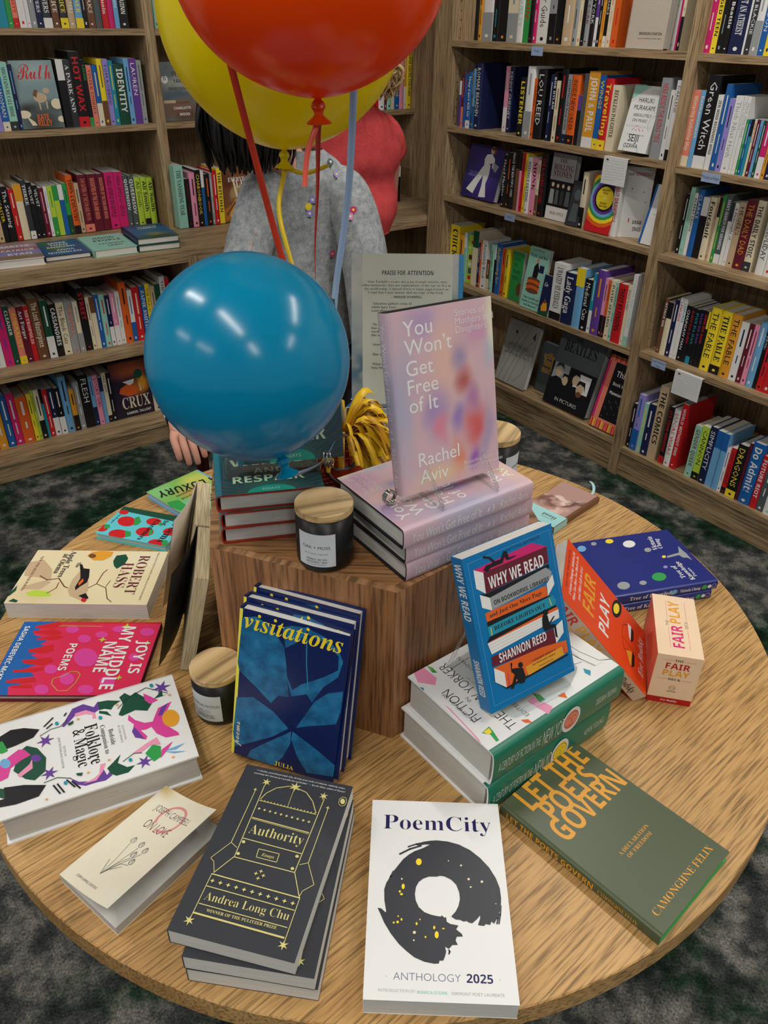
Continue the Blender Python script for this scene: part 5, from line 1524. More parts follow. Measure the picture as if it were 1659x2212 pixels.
# card box
DK = thing('card_box', 'tall cream card deck box with a red base stripe, beside the orange paperback', 'box', q3((.385, .8181, T), (.9773, -.2117, 0), (.2118, .9769, 0)))
CRD = mat((232, 204, 172), .5, 'cream_carton'); RED = mat((178, 22, 26), .5, 'red_carton'); SAL = mat((214, 128, 100), .5, 'salmon_carton')
b = MB(); w_, l_, h_ = .0617, .137, .0909
b.box((0, 0, .011), (w_, l_, h_), {'-x': SAL, '*': CRD}); A = Art(b, lambda x, y, z: (x / 1000, y / 1000, h_ + z), 61.7, 137); A.run(ARTS['deck'])
A = Art(b, lambda x, y, z: (x / 1000, -z, y / 1000), 61.7, 90.9)
A.text('THE', 30.8, 80, 'k', 'B', size=6, align='c'); A.line([(9, 81.5), (24, 81.5)], .4, 'r'); A.line([(38, 81.5), (53, 81.5)], .4, 'r'); A.text('FAIR', 30.8, 66, mat((176, 20, 40), .5, 'crimson_print'), 'b', size=15, align='c'); A.text('PLAY', 30.8, 53, 'm', 'b', size=15, align='c'); A.text('DECK', 30.8, 45, 'k', 'B', size=6, align='c'); A.line([(7, 47), (21, 47)], .4, 'r'); A.line([(41, 47), (55, 47)], .4, 'r'); A.ring(30.8, 31, 4, .5, 'k'); A.line([(28, 31), (33.5, 31)], .5, 'k'); A.text('POTTER', 30.8, 23, 'k', 'B', size=3, align='c')
A = Art(b, lambda x, y, z: (-z, .137 - x / 1000, y / 1000), 137, 90.9); A.poly([(40, 40), (90, 30), (110, 60), (70, 74)], mat((198, 96, 70), .5, 'dark_salmon_print')); A.text('FAIR PLAY', 20, 20, 'r', 'b', size=12)
b.build('lid', DK)
b = MB(); b.box((.0004, .0004, 0), (w_ - .0004, l_ - .0004, .011), RED); A = Art(b, lambda x, y, z: (x / 1000, .0004 - z, y / 1000), 61.7, 11); A.text('Eve Rodsky', 30.8, 4, 'w', 'I', size=5, align='c'); b.build('base_tray', DK)
# booklet with a lifted cover
IV = blobs('ivory_booklet', (226, 218, 196), [(5, 150, 30, 20, (206, 184, 130)), (90, 5, 40, 40, (232, 226, 208))])
bl = thing('booklet', 'slim ivory booklet with its front cover lifted and a pink ring', 'book', fl(-.3583, .5212, -36.5, T))
b = MB(); b.box((0, 0, 0), (.101, .1522, .0006), mat('c', .5)); b.box((0, 0, 0), (.0005, .1522, .0135), mat('c', .5)); b.build('back_cover', bl); b = MB(); b.box((.0006, .0003, .0006), (.1005, .1519, .0132), PAGEG); b.build('pages', bl)
b = MB(); n = 8
def lift(x, z=0): a = RAD(6 + 12 * x / .101); return (x * cos(a) - z * sin(a), .0137 + x * sin(a) + z * cos(a))
for i in range(n):
    x0, x1 = .101 * i / n, .101 * (i + 1) / n; p0, p1, q0, q1 = lift(x0), lift(x1), lift(x0, .0004), lift(x1, .0004)
    b.add([(p0[0], 0, p0[1]), (p1[0], 0, p1[1]), (p1[0], .1522, p1[1]), (p0[0], .1522, p0[1])], [(3, 2, 1, 0)], mat((226, 224, 218), .6, 'cover_inside')); b.add([(q0[0], 0, q0[1]), (q1[0], 0, q1[1]), (q1[0], .1522, q1[1]), (q0[0], .1522, q0[1])], [(0, 1, 2, 3)], IV, True)
A = Art(b, lambda x, y, z: (lambda p: (p[0], y / 1000, p[1]))(lift(x / 1000, .0005 + z)), 101, 152.2)
A.ring(52, 118, 19, 3.4, mat((214, 142, 140), .5, 'rose_ring'), -100, 215); A.text('JOSEPH CAMPBELL', 17, 119, 'K', 's-', width=66, hk=1.7); A.text('ON LOVE', 26, 95, 'R', 's-', width=44, hk=1.7)
for (x, y) in ((36, 76), (52, 76), (65, 72), (56, 62), (64, 54)):
    A.line([(42, 26), (44 + (x - 44) * .4, 46), (x, y - 5)], .5, 'G'); A.ring(x, y, 3.6, .5, 'G'); A.line([(x - 2, y - 2), (x, y + 5), (x + 2, y - 2)], .5, 'G')
A.line([(42, 26), (34, 44)], .5, 'G'); A.line([(44, 32), (58, 44)], .5, 'G'); A.text('JOSEPH CAMPBELL ESSENTIALS', 18, 10, 'K', 's-', width=40, hk=1.5); b.build('front_cover', bl)
# two fanned paperbacks leaning on the riser's far side
for (l, s, d, cm, im, t) in (('black paperback with its cover fallen open, leaning on the riser beside the candle', .176, .047, 'k', 'k', .022), ('pale covered paperback hanging open behind the black one, leaning on the riser', .312, .050, (222, 212, 198), 'x', .024)):
    no = V((-.985, -.174, 0)); X = V((.174, -.985, 0)); f = RAD(13.5); Y = UP * cos(f) - no * sin(f); p = V((-.224, .8254, T)) + V((-.174, .985, 0)) * s + no * (d + .003); p.z = T + .0002
    r = thing('paperback_book', l, 'book', frame(p, X, Y, X.cross(Y)))
    b = MB(); b.box((0, .0004, .0006), (.13, .172, t - .002), PAGED); b.build('pages', r)
    b = MB(); cm_ = mat(cm, .5, None if isinstance(cm, str) else 'taupe_inside_cover'); b.box((-.0005, 0, 0), (.13, .172, .0006), cm_); b.box((-.0005, 0, 0), (0, .172, t), cm_); b.build('cover', r)
    b = MB(); a = RAD(13); vs = []; n = 6
    for i in range(n + 1):
        x = .13 * i / n; q = a * (.35 + .65 * i / n); vs += [(x * cos(q), y, t + x * sin(q) + k) for y in (0, .172) for k in (0, .0005)]
    b.add(vs, [f_ for i in range(n) for f_ in ((4 * i, 4 * i + 2, 4 * i + 6, 4 * i + 4), (4 * i + 1, 4 * i + 5, 4 * i + 7, 4 * i + 3), (4 * i, 4 * i + 4, 4 * i + 5, 4 * i + 1), (4 * i + 2, 4 * i + 3, 4 * i + 7, 4 * i + 6))], cm_, True); b.build('front_cover', r)
# dark standing book with a curled jacket on the other side of the riser
no = V((.985, .174, 0)); X = V((-.174, .985, 0)); f = RAD(25); Y = UP * cos(f) - no * sin(f); p = V((.172, .985, T)) + no * .0985
r = thing('hardcover_book', 'black spined hardcover leaning on the riser with a curled blue jacket', 'book', frame(p, X, Y, X.cross(Y)))
b = MB(); t = .03; h = .222; w = .145; b.box((0, 0, 0), (w, h, .0026), mat('k', .5)); b.lathe([(0, 0)], mat('k'), 3) if 0 else None
n = 8; ar = [(-.004 * sin(pi * i / n), t / 2 - t / 2 * cos(pi * i / n)) for i in range(n + 1)]; b.add([(x, y, z) for y in (0, h) for x, z in ar], [(i, n + 1 + i, n + 2 + i, i + 1)[::-1] for i in range(n)], mat('k', .5), True)
A = Art(b, lambda x, y, z: (-.0042 - z, h - x / 1000, y / 1000), 222, 30); A.text('PYTHAGORAS', 22, 9, 'Y', 'S-', size=17); b.build('cover', r)
b = MB(); b.box((.001, .003, .0026), (w - .004, h - .003, t - .004), PAGEC); b.build('pages', r)
b = MB(); vs = []; n = 10
for i in range(n + 1):
    x = w * i / n; z = t + .012 * sin(pi * min(1, i / n * 1.05)) ; vs += [(x, y, z + k) for y in (0, h) for k in (0, .0012)]
BLJ = mat((28, 60, 140), .25, 'blue_jacket')
b.add(vs, [f_ for i in range(n) for f_ in ((4 * i, 4 * i + 2, 4 * i + 6, 4 * i + 4),)], mat('E', .4)); b.add(vs, [f_ for i in range(n) for f_ in ((4 * i + 1, 4 * i + 5, 4 * i + 7, 4 * i + 3), (4 * i, 4 * i + 4, 4 * i + 5, 4 * i + 1), (4 * i + 2, 4 * i + 3, 4 * i + 7, 4 * i + 6))], BLJ, True); b.build('front_cover', r)
# rear pile: essays with a blue grey jacket
ATN = blobs('blue_grey_jacket', (150, 160, 158), [(10, 60, 40, 60, (44, 84, 104)), (8, 130, 30, 60, (60, 96, 112)), (160, 60, 30, 80, (70, 100, 116)), (85, 10, 120, 26, (90, 116, 130)), (160, 200, 30, 60, (176, 178, 174)), (14, 215, 30, 40, (170, 172, 166))], warp=.9, wscale=26)
PN = mat((184, 190, 178), .4, 'pale_green_panel')
def atn(A):
    A.rect(A.w * .10, A.h * .02, A.w * .915, A.h, PN); c = A.w * .5; k = mat((24, 60, 60), .5, 'dark_teal_print')
    A.text('PRAISE FOR', c - 2, A.h * .865, k, 'b', size=9, align='r', maxw=36); A.text('ATTENTION', c + 1, A.h * .865, k, 'b', size=9, maxw=40)
    for i, s in enumerate(['“Anne Enright’s essays are a joy to read; incisive, wise,', 'often humorous, they are explorations of the way we live in', 'the world today. I turned down so many page-corners as', 'I read that I now cannot shut my copy of the book.”']): A.text(s, c, A.h * (.815 - .023 * i), k, 'S-', size=5.4, align='c', res=1)
    A.text('—MAGGIE O’FARRELL', c, A.h * .718, k, 'b', size=4.6, align='c')
    for j, (y, L_) in enumerate([(.675, ['“Attention gathers some of', 'which have been', 'controlled and']), (.54, ['“My', 'line need', 'words', 'like a']), (.41, ['“Anne Enright']), (.345, ['“One of our']), (.28, ['“What a pleasure', 'long time, but a'])]):
        for i, s in enumerate(L_): A.text(s, A.w * .18, A.h * (y - .023 * i), k, 'S-', size=5.4, res=1)
AS = lambda A: (A.text('ATTENTION', A.w * .12, A.h * .2, 'w', 'b', size=A.h * .8), A.text('ENRIGHT', A.w * .72, A.h * .2, 'w', 'b', size=A.h * .6, maxw=A.w * .24))
BC = mat((24, 116, 164), .4, 'bright_blue_boards')
book('hardcover_book', 'blue grey hardcover standing on the rear pile, showing its quotes', q3((.1162, 1.1425, 1.0506), (-.9983, -.0582, .0074), (-.0132, .3451, .9385)), .1699, .2321, .0226, 'hard', ATN, BC, None, BC, PAGE, None, AS, atn, group='blue grey essay hardcovers')
for i in (0, 1): book('hardcover_book', ['lower blue grey hardcover lying at the rear of the riser', 'upper blue grey hardcover lying under the standing one'][i], fl(-.058 - .004 * i, 1.137 + .002 * i, -20 - 1.5 * i, B + .0281 * i), .165, .175, .028, 'hard', ATN, BC, None, ['x', 'w'][i], PAGEC, lambda A: A.text('ATTENTION', 16, 20, 'w', 'b', size=30, rot=90, maxw=160), AS, group='blue grey essay hardcovers')
# ------------------------------------------------------------------ candles
JAR = mat((16, 16, 17), .35, 'black_glass_jar'); LBL = mat((206, 212, 216), .6, 'paper_label')
def candle(label, x, y, z, ang, lines, r=.0358, h=.0735, lid_rot=20):
    c = thing('candle_jar', label, 'candle', rz(x, y, z, 0), 'black candle jars with bamboo lids')
    b = MB(); b.lathe([(0, 0), (r - .006, 0), (r - .0025, .0015), (r - .0006, .005), (r, .010), (r, h), (r - .002, h + .0004), (0, h + .0004)], JAR, 48); b.build('jar', c, weld=True)
    b = MB(); b.lathe([(0, 0), (r - .001, 0), (r + .0002, .001), (r + .0002, .0088), (r - .0008, .0098), (0, .0098)], BAMB, 48, None, False); o = b.build('lid', c, weld=True); o.location = (0, 0, h + .0006); o.rotation_euler = (0, 0, RAD(lid_rot))
    b = MB(); W_ = 49; H_ = 47; n = 16; a0 = RAD(ang) - W_ / 2000 / r
    P = lambda u, v, q: ((r + .0003 + q) * sin(a0 + u / 1000 / r), -(r + .0003 + q) * cos(a0 + u / 1000 / r), .011 + v / 1000)
    b.add([P(W_ * i / n, v, 0) for i in range(n + 1) for v in (0, H_)], [(2 * i, 2 * i + 2, 2 * i + 3, 2 * i + 1) for i in range(n)], LBL, True)
    A = Art(b, lambda u, v, q: P(u, v, q), W_, H_)
    for s, v, sz, st in lines: A.text(s, W_ / 2, v, 'k', st, size=sz, align='c')
    b.build('label', c)
candle('black candle with bamboo lid on the riser between the teal and pink stacks', -.073, .806, B + .0002, -14, [('OAK + MOSS', 26, 6.2, 'N'), ('FERN, VIOLET, OAK MOSS', 18, 2.6, 's-'), ('THREE BUDS', 9.5, 4.2, 'S-'), ('APOTHECARY', 5.5, 4.2, 'S-'), ('HAND POURED IN VERMONT', 2.6, 2, 's-')])
candle('black candle with bamboo lid on the table, before the leaning paperbacks', -.226, .788, T + .0002, -24, [('SANDALWOOD', 26, 6.2, 'N'), ('AMBER, CEDAR,', 18.5, 2.6, 's-'), ('SANDALWOOD', 15.5, 2.6, 's-'), ('THREE BUDS', 9.5, 4.2, 'S-'), ('APOTHECARY', 5.5, 4.2, 'S-')], lid_rot=48)
candle('black candle with bamboo lid behind the standing pink book', .157, 1.005, B + .0002, 62, [('VANILLA', 26, 6.2, 'N')], lid_rot=65)
# ------------------------------------------------------------------ clear stands
def bar(b, pts, w=.0034, m=CLEAR): b.tube(pts, w / 2 * 1.2, m, 8)
F0 = V((.0136, .8116, 1.0879)) + V((.5414, -.8073, .2348)) * .0215; X0 = V((.8331, .5527, 0)).normalized(); Y0 = V((-.1133, .2067, .9718)); zs = B + .0281 * 3 + .0026; n0 = V((.557, -.83, 0))
st = thing('acrylic_stand', 'clear acrylic easel with two hooks carrying the standing pink hardcover', 'book stand', Matrix.Translation((F0.x, F0.y, zs)))
for s in (.034, .118):
    p = F0 + X0 * s; b = MB(); f = p + n0 * .030; f.z = zs; k = p - n0 * .075; k.z = zs; m_ = p + n0 * .004; m_.z = zs
    tip = p + Y0 * .024 + n0 * .003; lo = p - Y0 * .001 + n0 * .0035
    bar(b, [k, m_, f - n0 * .002, f, f + V((0, 0, .003)), tip + n0 * .001, tip + V((0, 0, .0015)) - n0 * .0016]); o = b.build('hook', st); o.matrix_parent_inverse = st.matrix_world.inverted()
b = MB(); a, c = F0 + X0 * .034 - n0 * .075, F0 + X0 * .118 - n0 * .075; a.z = c.z = zs; bar(b, [a, c]); q = (a + c) / 2; bar(b, [q, q + Y0 * .1 + n0 * .04]); o = b.build('prop', st); o.matrix_parent_inverse = st.matrix_world.inverted()
b = MB(); q = F0 - X0 * .012 - n0 * .02; q.z = zs + .008; b.tube([q + n0 * .0035 * (i / 16) + V((0, 0, .008 * sin(i * .7))) + X0 * (.008 * cos(i * .7)) for i in range(36)], .0012, CHROME, 6); o = b.build('spring_coil', st); o.matrix_parent_inverse = st.matrix_world.inverted()
# easel below the bright blue paperback: rounded plate and back leg
e = thing('acrylic_easel', 'clear acrylic easel plate holding the bright blue paperback', 'book stand', Matrix.Translation((.15, .72, T + .111)))
def plate(pts, z0, z1, parent, name, r=.008):
    P = []
    n = len(pts)
    for i in range(n):
        p, a, c = V(pts[i]), V(pts[i - 1]), V(pts[(i + 1) % n]); d1, d2 = (a - p).normalized() * r, (c - p).normalized() * r
        for t in (0, .25, .5, .75, 1): P.append((p + d1) * (1 - t) ** 2 + p * 2 * t * (1 - t) + (p + d2) * t * t)
    b = MB(); m = len(P); b.add([(p.x, p.y, z) for z in (z0, z1) for p in P], [tuple(range(m))[::-1], tuple(range(m, 2 * m))] + [(i, (i + 1) % m, m + (i + 1) % m, m + i) for i in range(m)], CLEAR); o = b.build(name, parent); o.matrix_parent_inverse = parent.matrix_world.inverted()
plate([(.162, .672), (.238, .722), (.262, .768), (.16, .83), (.086, .762)], T + .1106, T + .1132, e, 'base_plate', .012)
b = MB(); bar(b, [(.0878, .7607, T + .1132), (.106, .748, .93), (.128, .745, 1.0)], .004); bar(b, [(.15, .83, T + .1132), (.15, .79, .93), (.128, .745, 1.0)], .004); o = b.build('back_leg', e); o.matrix_parent_inverse = e.matrix_world.inverted()
e = thing('acrylic_easel', 'clear acrylic easel on the teal essay stack behind the blue balloon', 'book stand', Matrix.Translation((hx, hy, zt)))
plate([(-.204, .868), (-.086, .895), (-.103, .975), (-.222, .945)], zt + .0004, zt + .003, e, 'base_plate', .006)
b = MB(); bar(b, [(-.204, .868, zt + .003), (-.205, .874, zt + .02), (-.203, .876, zt + .03)], .004); bar(b, [(-.086, .895, zt + .003), (-.087, .9, zt + .02), (-.086, .902, zt + .03)], .004)
q = V((-.081, .905, zt + .014)); b.tube([q + V((.0004 * i, 0, .012 * sin(i * .6) * 1)) + V((0, .009 * cos(i * .6), 0)) for i in range(32)], .0011, CHROME, 6); o = b.build('front_lip', e); o.matrix_parent_inverse = e.matrix_world.inverted()
# ------------------------------------------------------------------ balloons
def balloon(label, col, C_, K_, R, rib, name):
    C_, K_ = V(C_), V(K_); ax = (C_ - K_).normalized(); L_ = (C_ - K_).length - .004; x = ax.cross(V((.2, 1, .1))).normalized(); y = ax.cross(x); M = frame(C_, x, y, ax)
    r = thing('balloon', label, 'balloon', M, 'party balloons')
    N = NT(name); N.b.inputs['Base Color'].default_value = (*lin(col), 1); N.b.inputs['Roughness'].default_value = .2; N.b.inputs['Specular IOR Level'].default_value = .55; N.b.inputs['Transmission Weight'].default_value = .0
    tr = N.n('BsdfTranslucent'); tr.inputs[0].default_value = (*lin(col), 1); mx = N.n('MixShader'); mx.inputs[0].default_value = .38; N.l(N.b.outputs[0], mx.inputs[1]); N.l(tr.outputs[0], mx.inputs[2]); N.l(mx.outputs[0], N.t.nodes['Material Output'].inputs[0])
    b = MB(); n = 28; pr = [(max(R * sin(pi / 2 * i / n), 0), R * 1.02 * cos(pi / 2 * i / n)) for i in range(n)]
    for i in range(n + 1):
        q = pi / 2 * i / n; pr.append((max(R * cos(q) ** (1 + .12 * sin(q)), .0035), -L_ * sin(q)))
    pr += [(.004, -L_ - .003)]; b.lathe(pr, N.m, 96); b.build('skin', r, weld=True)
    b = MB(); b.lathe([(.0035, -L_ - .001), (.0065, -L_ - .004), (.0075, -L_ - .008), (.005, -L_ - .012), (.0045, -L_ - .016)], N.m, 20); b.lathe([(.0045, -L_ - .015), (.009, -L_ - .019), (.013, -L_ - .022), (.0125, -L_ - .0235), (.006, -L_ - .020)], N.m, 20)
    b.build('knot', r); return r
balloon('bright blue balloon hovering before the teal stack', (0, 150, 192), (-.1429, .7701, 1.272), (-.1115, .7475, 1.1668), .1044, None, 'blue_latex')
balloon('yellow balloon behind the orange one', (232, 216, 0), (-.1413, 1.1916, 1.5797), (-.1466, 1.1798, 1.4124), .159, None, 'yellow_latex')
balloon('big orange balloon nearest the ceiling', (236, 84, 4), (-.078, .8956, 1.6185), (-.0741, .8937, 1.4992), .1305, None, 'orange_latex')
WT = V((-.062, 1.012, B)); RO = mat((196, 58, 34), .35, 'orange_ribbon'); RY = mat((214, 184, 20), .35, 'yellow_ribbon'); RB = mat((150, 178, 208), .3, 'pale_blue_ribbon'); RW = mat((236, 214, 196), .35, 'pale_ribbon')
def rib(label, pts, w, m, side=(1, 0, 0), tw=0, grp='curling ribbons tied to the weight'):
    P = [V(p) for p in pts]; Q = []
    for i in range(len(P) - 1):
        a, b_, c, d = P[max(i - 1, 0)], P[i], P[i + 1], P[min(i + 2, len(P) - 1)]
        for k in range(10):
            t = k / 10; Q.append(.5 * ((2 * b_) + (c - a) * t + (2 * a - 5 * b_ + 4 * c - d) * t * t + (3 * b_ - a - 3 * c + d) * t ** 3))
    Q.append(P[-1]); b = MB(); ribbon(b, Q, w, m, V(side), tw); o = b.build('ribbon'); return tag(o, label, 'ribbon', grp)
tip = WT + V((0, 0, .085))
rib('orange ribbon slanting across the yellow balloon', [(-.1819, .963, 1.5739), (-.1632, .9992, 1.4516), (-.138, 1.0364, 1.3048), (-.10, 1.03, 1.16), tip + V((-.006, 0, 0))], .0082, RO)
rib('orange ribbon hanging straight from the orange balloon', [(-.0741, .8965, 1.481), (-.0756, .9029, 1.4707), (-.0812, .9425, 1.4122), (-.0908, .9863, 1.2928), (-.075, 1.008, 1.16), tip], .0066, mat((176, 44, 32), .35, 'red_orange_ribbon'), (1, 0, 0), 2.4)
rib('short curled ribbon end at the orange balloon knot', [(-.0741, .892, 1.483), (-.0778, .8878, 1.474), (-.086, .8861, 1.4525), (-.0897, .8805, 1.4213)], .0062, mat((226, 92, 70), .25, 'coral_ribbon'), (1, 0, 0), .5)
rib('yellow ribbon hanging from the yellow balloon', [(-.1463, 1.1795, 1.396), (-.1483, 1.1777, 1.385), (-.1539, 1.1483, 1.3416), (-.1321, 1.0933, 1.2807), (-.09, 1.04, 1.16), tip + V((.004, 0, 0))], .0075, RY, (1, 0, 0), 1.2)
rib('short yellow ribbon end sticking out from the yellow knot', [(-.146, 1.178, 1.394), (-.118, 1.172, 1.388), (-.085, 1.168, 1.399)], .006, RY, (0, .3, 1), .9)
rib('pale blue ribbon running down in front of the grey sweatshirt', [(-.0411, .9978, 1.5238), (-.0508, 1.0218, 1.3884), (-.0697, 1.0076, 1.2539), (-.068, 1.005, 1.15), tip + V((.002, .002, 0))], .0085, RB, (1, 0, 0), .5)
rib('pale blue ribbon curl falling from the blue balloon', [(-.1105, .7470, 1.1490), (-.10, .79, 1.125), (-.078, .87, 1.098), (-.062, .93, 1.105), (-.0515, .972, 1.075), tip + V((0, -.012, -.03))], .0055, mat((120, 146, 176), .3, 'steel_blue_ribbon'), (0, .3, 1), 1.6)
wt = thing('balloon_weight', 'yellow tassel balloon weight with orange base between the book stacks', 'balloon weight', Matrix.Translation(WT + V((0, 0, .0002))))
b = MB(); b.lathe([(0, 0), (.028, 0), (.031, .006), (.026, .03), (.012, .05), (.006, .062), (0, .062)], mat((206, 66, 30), .25, 'orange_foil', .6), 12, None, False); b.build('base', wt, weld=True)
b = MB(); TY = [mat(c, .4, 'yellow_tissue') for c in ((214, 168, 12), (232, 190, 20), (190, 140, 8))]; r_ = random.Random(4)
for i in range(110):
    a = r_.uniform(0, 2 * pi); s = r_.uniform(.05, .092); up = r_.uniform(.02, .085); o = V((cos(a), sin(a), 0)); p0 = V((0, 0, .05)) + o * .004
    ribbon(b, bez(p0, p0 + o * s * .3 + V((0, 0, up * .9)), p0 + o * s * .75 + V((0, 0, up)), p0 + o * s + V((0, 0, up * r_.uniform(.2, .9) - .012)), 6), r_.uniform(.007, .012), r_.choice(TY), V((-sin(a), cos(a), r_.uniform(-.4, .4))), r_.uniform(-.6, .6))
b.build('tassel', wt)
for j, (pts, c) in enumerate([([(.0, -.012, .07), (.022, -.02, .075), (.034, -.012, .05), (.018, -.03, .034), (-.012, -.034, .03), (-.02, -.026, .05)], (120, 146, 176)), ([(-.016, -.02, .06), (-.026, -.028, .04), (-.014, -.04, .02), (.006, -.05, .012), (.012, -.058, .004)], (150, 172, 196)), ([(.0, .0, .06), (-.02, -.012, .05), (-.03, -.03, .02), (-.02, -.034, .004)], (196, 70, 40))]):
    b = MB(); Q = []
    for i in range(len(pts) - 1):
        for k in range(6): Q.append(V(pts[i]).lerp(V(pts[i + 1]), k / 6))
    Q.append(V(pts[-1])); Q = [(Q[max(i - 2, 0)] + Q[max(i - 1, 0)] + Q[i] + Q[min(i + 1, len(Q) - 1)] + Q[min(i + 2, len(Q) - 1)]) / 5 for i in range(len(Q))]
    ribbon(b, Q, .005, mat(c, .3, 'weight_ribbon'), V((0, .4, 1)), 1.0); b.build('curled_ribbon', wt)
# ------------------------------------------------------------------ dark armchair behind the table
CH = thing('armchair', 'dark mahogany armchair with turned posts behind the table', 'chair', rz(-.447, 1.679, 0, -4))
def post(x, y, h, top=True):
    b = MB(); pr = [(0, 0), (.016, 0), (.019, .02), (.014, .06), (.017, .2), (.015, .38), (.017, .44), (.0155, h - .045), (.0155, h - .03), (.0195, h - .028), (.0195, h - .02), (.016, h - .018), (.017, h - .006), (.013, h), (0, h)]
    b.lathe(pr, MAHO, 20, Matrix.Translation((x, y, 0)))
    if top:
        for a in range(0, 360, 60): b.tube([(x + .011 * cos(RAD(a)) + .004 * cos(k), y + .011 * sin(RAD(a)) + .004 * sin(k), h + .001) for k in [i * pi / 4 for i in range(9)]], .0015, MAHO, 5)
    return b
for x, y, h in ((0, 0, .71), (.4, 0, .71), (0, .36, .80), (.4, .36, .80)): post(x, y, h).build('leg_post', CH)
b = MB(); b.box((-.005, -.01, .42), (.405, .37, .45), MAHO); b.build('seat', CH)
for x in (0, .4): b = MB(); b.tube([(x, .012, .655), (x, .1, .66), (x, .34, .67)], [.012, .015, .012], MAHO, 10); b.build('arm', CH)
b = MB(); b.box((.012, .35, .70), (.388, .37, .78), MAHO); b.build('top_rail', CH)
for i in range(5): b = MB(); b.tube([(.06 + .07 * i, .36, .45), (.06 + .07 * i, .36, .71)], .007, MAHO, 8); b.build('spindle', CH)
# ------------------------------------------------------------------ people
def skin(name, J, E, m, parent, sub=2, smooth=True):
    nm = list(J); me = bpy.data.meshes.new(name); me.from_pydata([J[k][:3] for k in nm], [(nm.index(a), nm.index(b_)) for a, b_ in E], []); me.materials.append(m)
    o = bpy.data.objects.new(name, me); COL.objects.link(o); md = o.modifiers.new('skin', 'SKIN'); md.use_smooth_shade = smooth; md.branch_smoothing = .4
    for i, k in enumerate(nm): r = J[k][3:]; me.skin_vertices[0].data[i].radius = (r[0], r[-1]); me.skin_vertices[0].data[i].use_root = i == 0
    s = o.modifiers.new('sub', 'SUBSURF'); s.levels = s.render_levels = sub
    dg = bpy.context.evaluated_depsgraph_get(); nm_ = bpy.data.meshes.new_from_object(o.evaluated_get(dg)); nm_.materials.clear(); nm_.materials.append(m); o.modifiers.clear(); o.data = nm_
    nm_.polygons.foreach_set('use_smooth', [True] * len(nm_.polygons)); o.parent = parent; o.matrix_parent_inverse = parent.matrix_world.inverted() if parent else Matrix(); return o
SKN = mat((206, 150, 128), .5, 'skin_tone'); SKN.node_tree.nodes['Principled BSDF'].inputs['Subsurface Weight'].default_value = .1
def hand(J, E, wr, d, nrm, key, curl=.5):
    """palm and five separate bent fingers growing from the wrist joint; d points along the hand, nrm out of the back of it"""
    w = V(J[wr][:3]); d = V(d).normalized(); nrm = V(nrm); nrm = (nrm - d * nrm.dot(d)).normalized(); s = d.cross(nrm)
    p = w + d * .05; J[key + 'palm'] = (*p, .034, .017); E.append((wr, key + 'palm'))
    for i, (o, L_) in enumerate(((-.030, .066), (-.010, .078), (.010, .074), (.028, .058))):
        a = p + d * .034 + s * o; dd = d.copy(); q = a; prev = key + 'palm'
        J[key + 'k%d' % i] = (*q, .0105, .0105); E.append((prev, key + 'k%d' % i)); prev = key + 'k%d' % i
        for k, f in enumerate((.46, .30, .24)):
            dd = (dd - nrm * curl * (.55 + .3 * k)).normalized(); q = q + dd * L_ * f; J[key + 'f%d%d' % (i, k)] = (*q, .0092 - .001 * k, .0092 - .001 * k); E.append((prev, key + 'f%d%d' % (i, k))); prev = key + 'f%d%d' % (i, k)
    q = w + d * .022 - s * .026; J[key + 't0'] = (*q, .013, .013); E.append((wr, key + 't0')); dd = (d * .6 - s * .7 - nrm * .3).normalized(); prev = key + 't0'
    for k, L_ in enumerate((.034, .028)): q = q + dd * L_; dd = (dd + d * .35 - nrm * .25).normalized(); J[key + 't%d' % (k + 1)] = (*q, .0105 - .0015 * k, .0105 - .0015 * k); E.append((prev, key + 't%d' % (k + 1))); prev = key + 't%d' % (k + 1)
def body(pel, chest, neck, head, sl, el, wl_, sr, er, wr_, hl, hr, face_dir, feet, parent):
    J = {'pelvis': (*pel, .13, .11)}; E = []
    def j(k, p, r, a): J[k] = (*p, *(r if isinstance(r, tuple) else (r, r))); E.append((a, k))
    j('waist', V(pel).lerp(V(chest), .5), (.125, .10), 'pelvis'); j('chest', chest, (.14, .10), 'waist'); j('neckbase', V(chest).lerp(V(neck), .7), (.085, .07), 'chest'); j('neck', neck, .05, 'neckbase')
    h = V(head); f = V(face_dir).normalized(); j('skull0', V(neck).lerp(h, .5), .06, 'neck'); j('skull1', h, (.078, .09), 'skull0'); j('skull2', h + UP * .055, (.066, .075), 'skull1')
    for k, s_, e_, w_ in (('L', sl, el, wl_), ('R', sr, er, wr_)): j('sh' + k, s_, .056, 'chest'); j('el' + k, e_, .042, 'sh' + k); j('wr' + k, w_, (.030, .024), 'el' + k)
    hand(J, E, 'wrL', *hl, 'hl'); hand(J, E, 'wrR', *hr, 'hr')
    for k, ft in (('L', feet[0]), ('R', feet[1])):
        s_ = V(pel).lerp(V((ft[0], ft[1], pel[2])), .55); j('hip' + k, s_ - UP * .06, .095, 'pelvis'); kn = V((ft[0], ft[1], ft[2] + .46)) + V((-.02, -.03, 0)); j('kn' + k, kn, .06, 'hip' + k); j('an' + k, V(ft) + UP * .08, .042, 'kn' + k); j('toe' + k, V(ft) + V((f.x, f.y, 0)).normalized() * .15 + UP * .03, (.042, .028), 'an' + k)
    o = skin('body', J, E, SKN, parent)
    return J
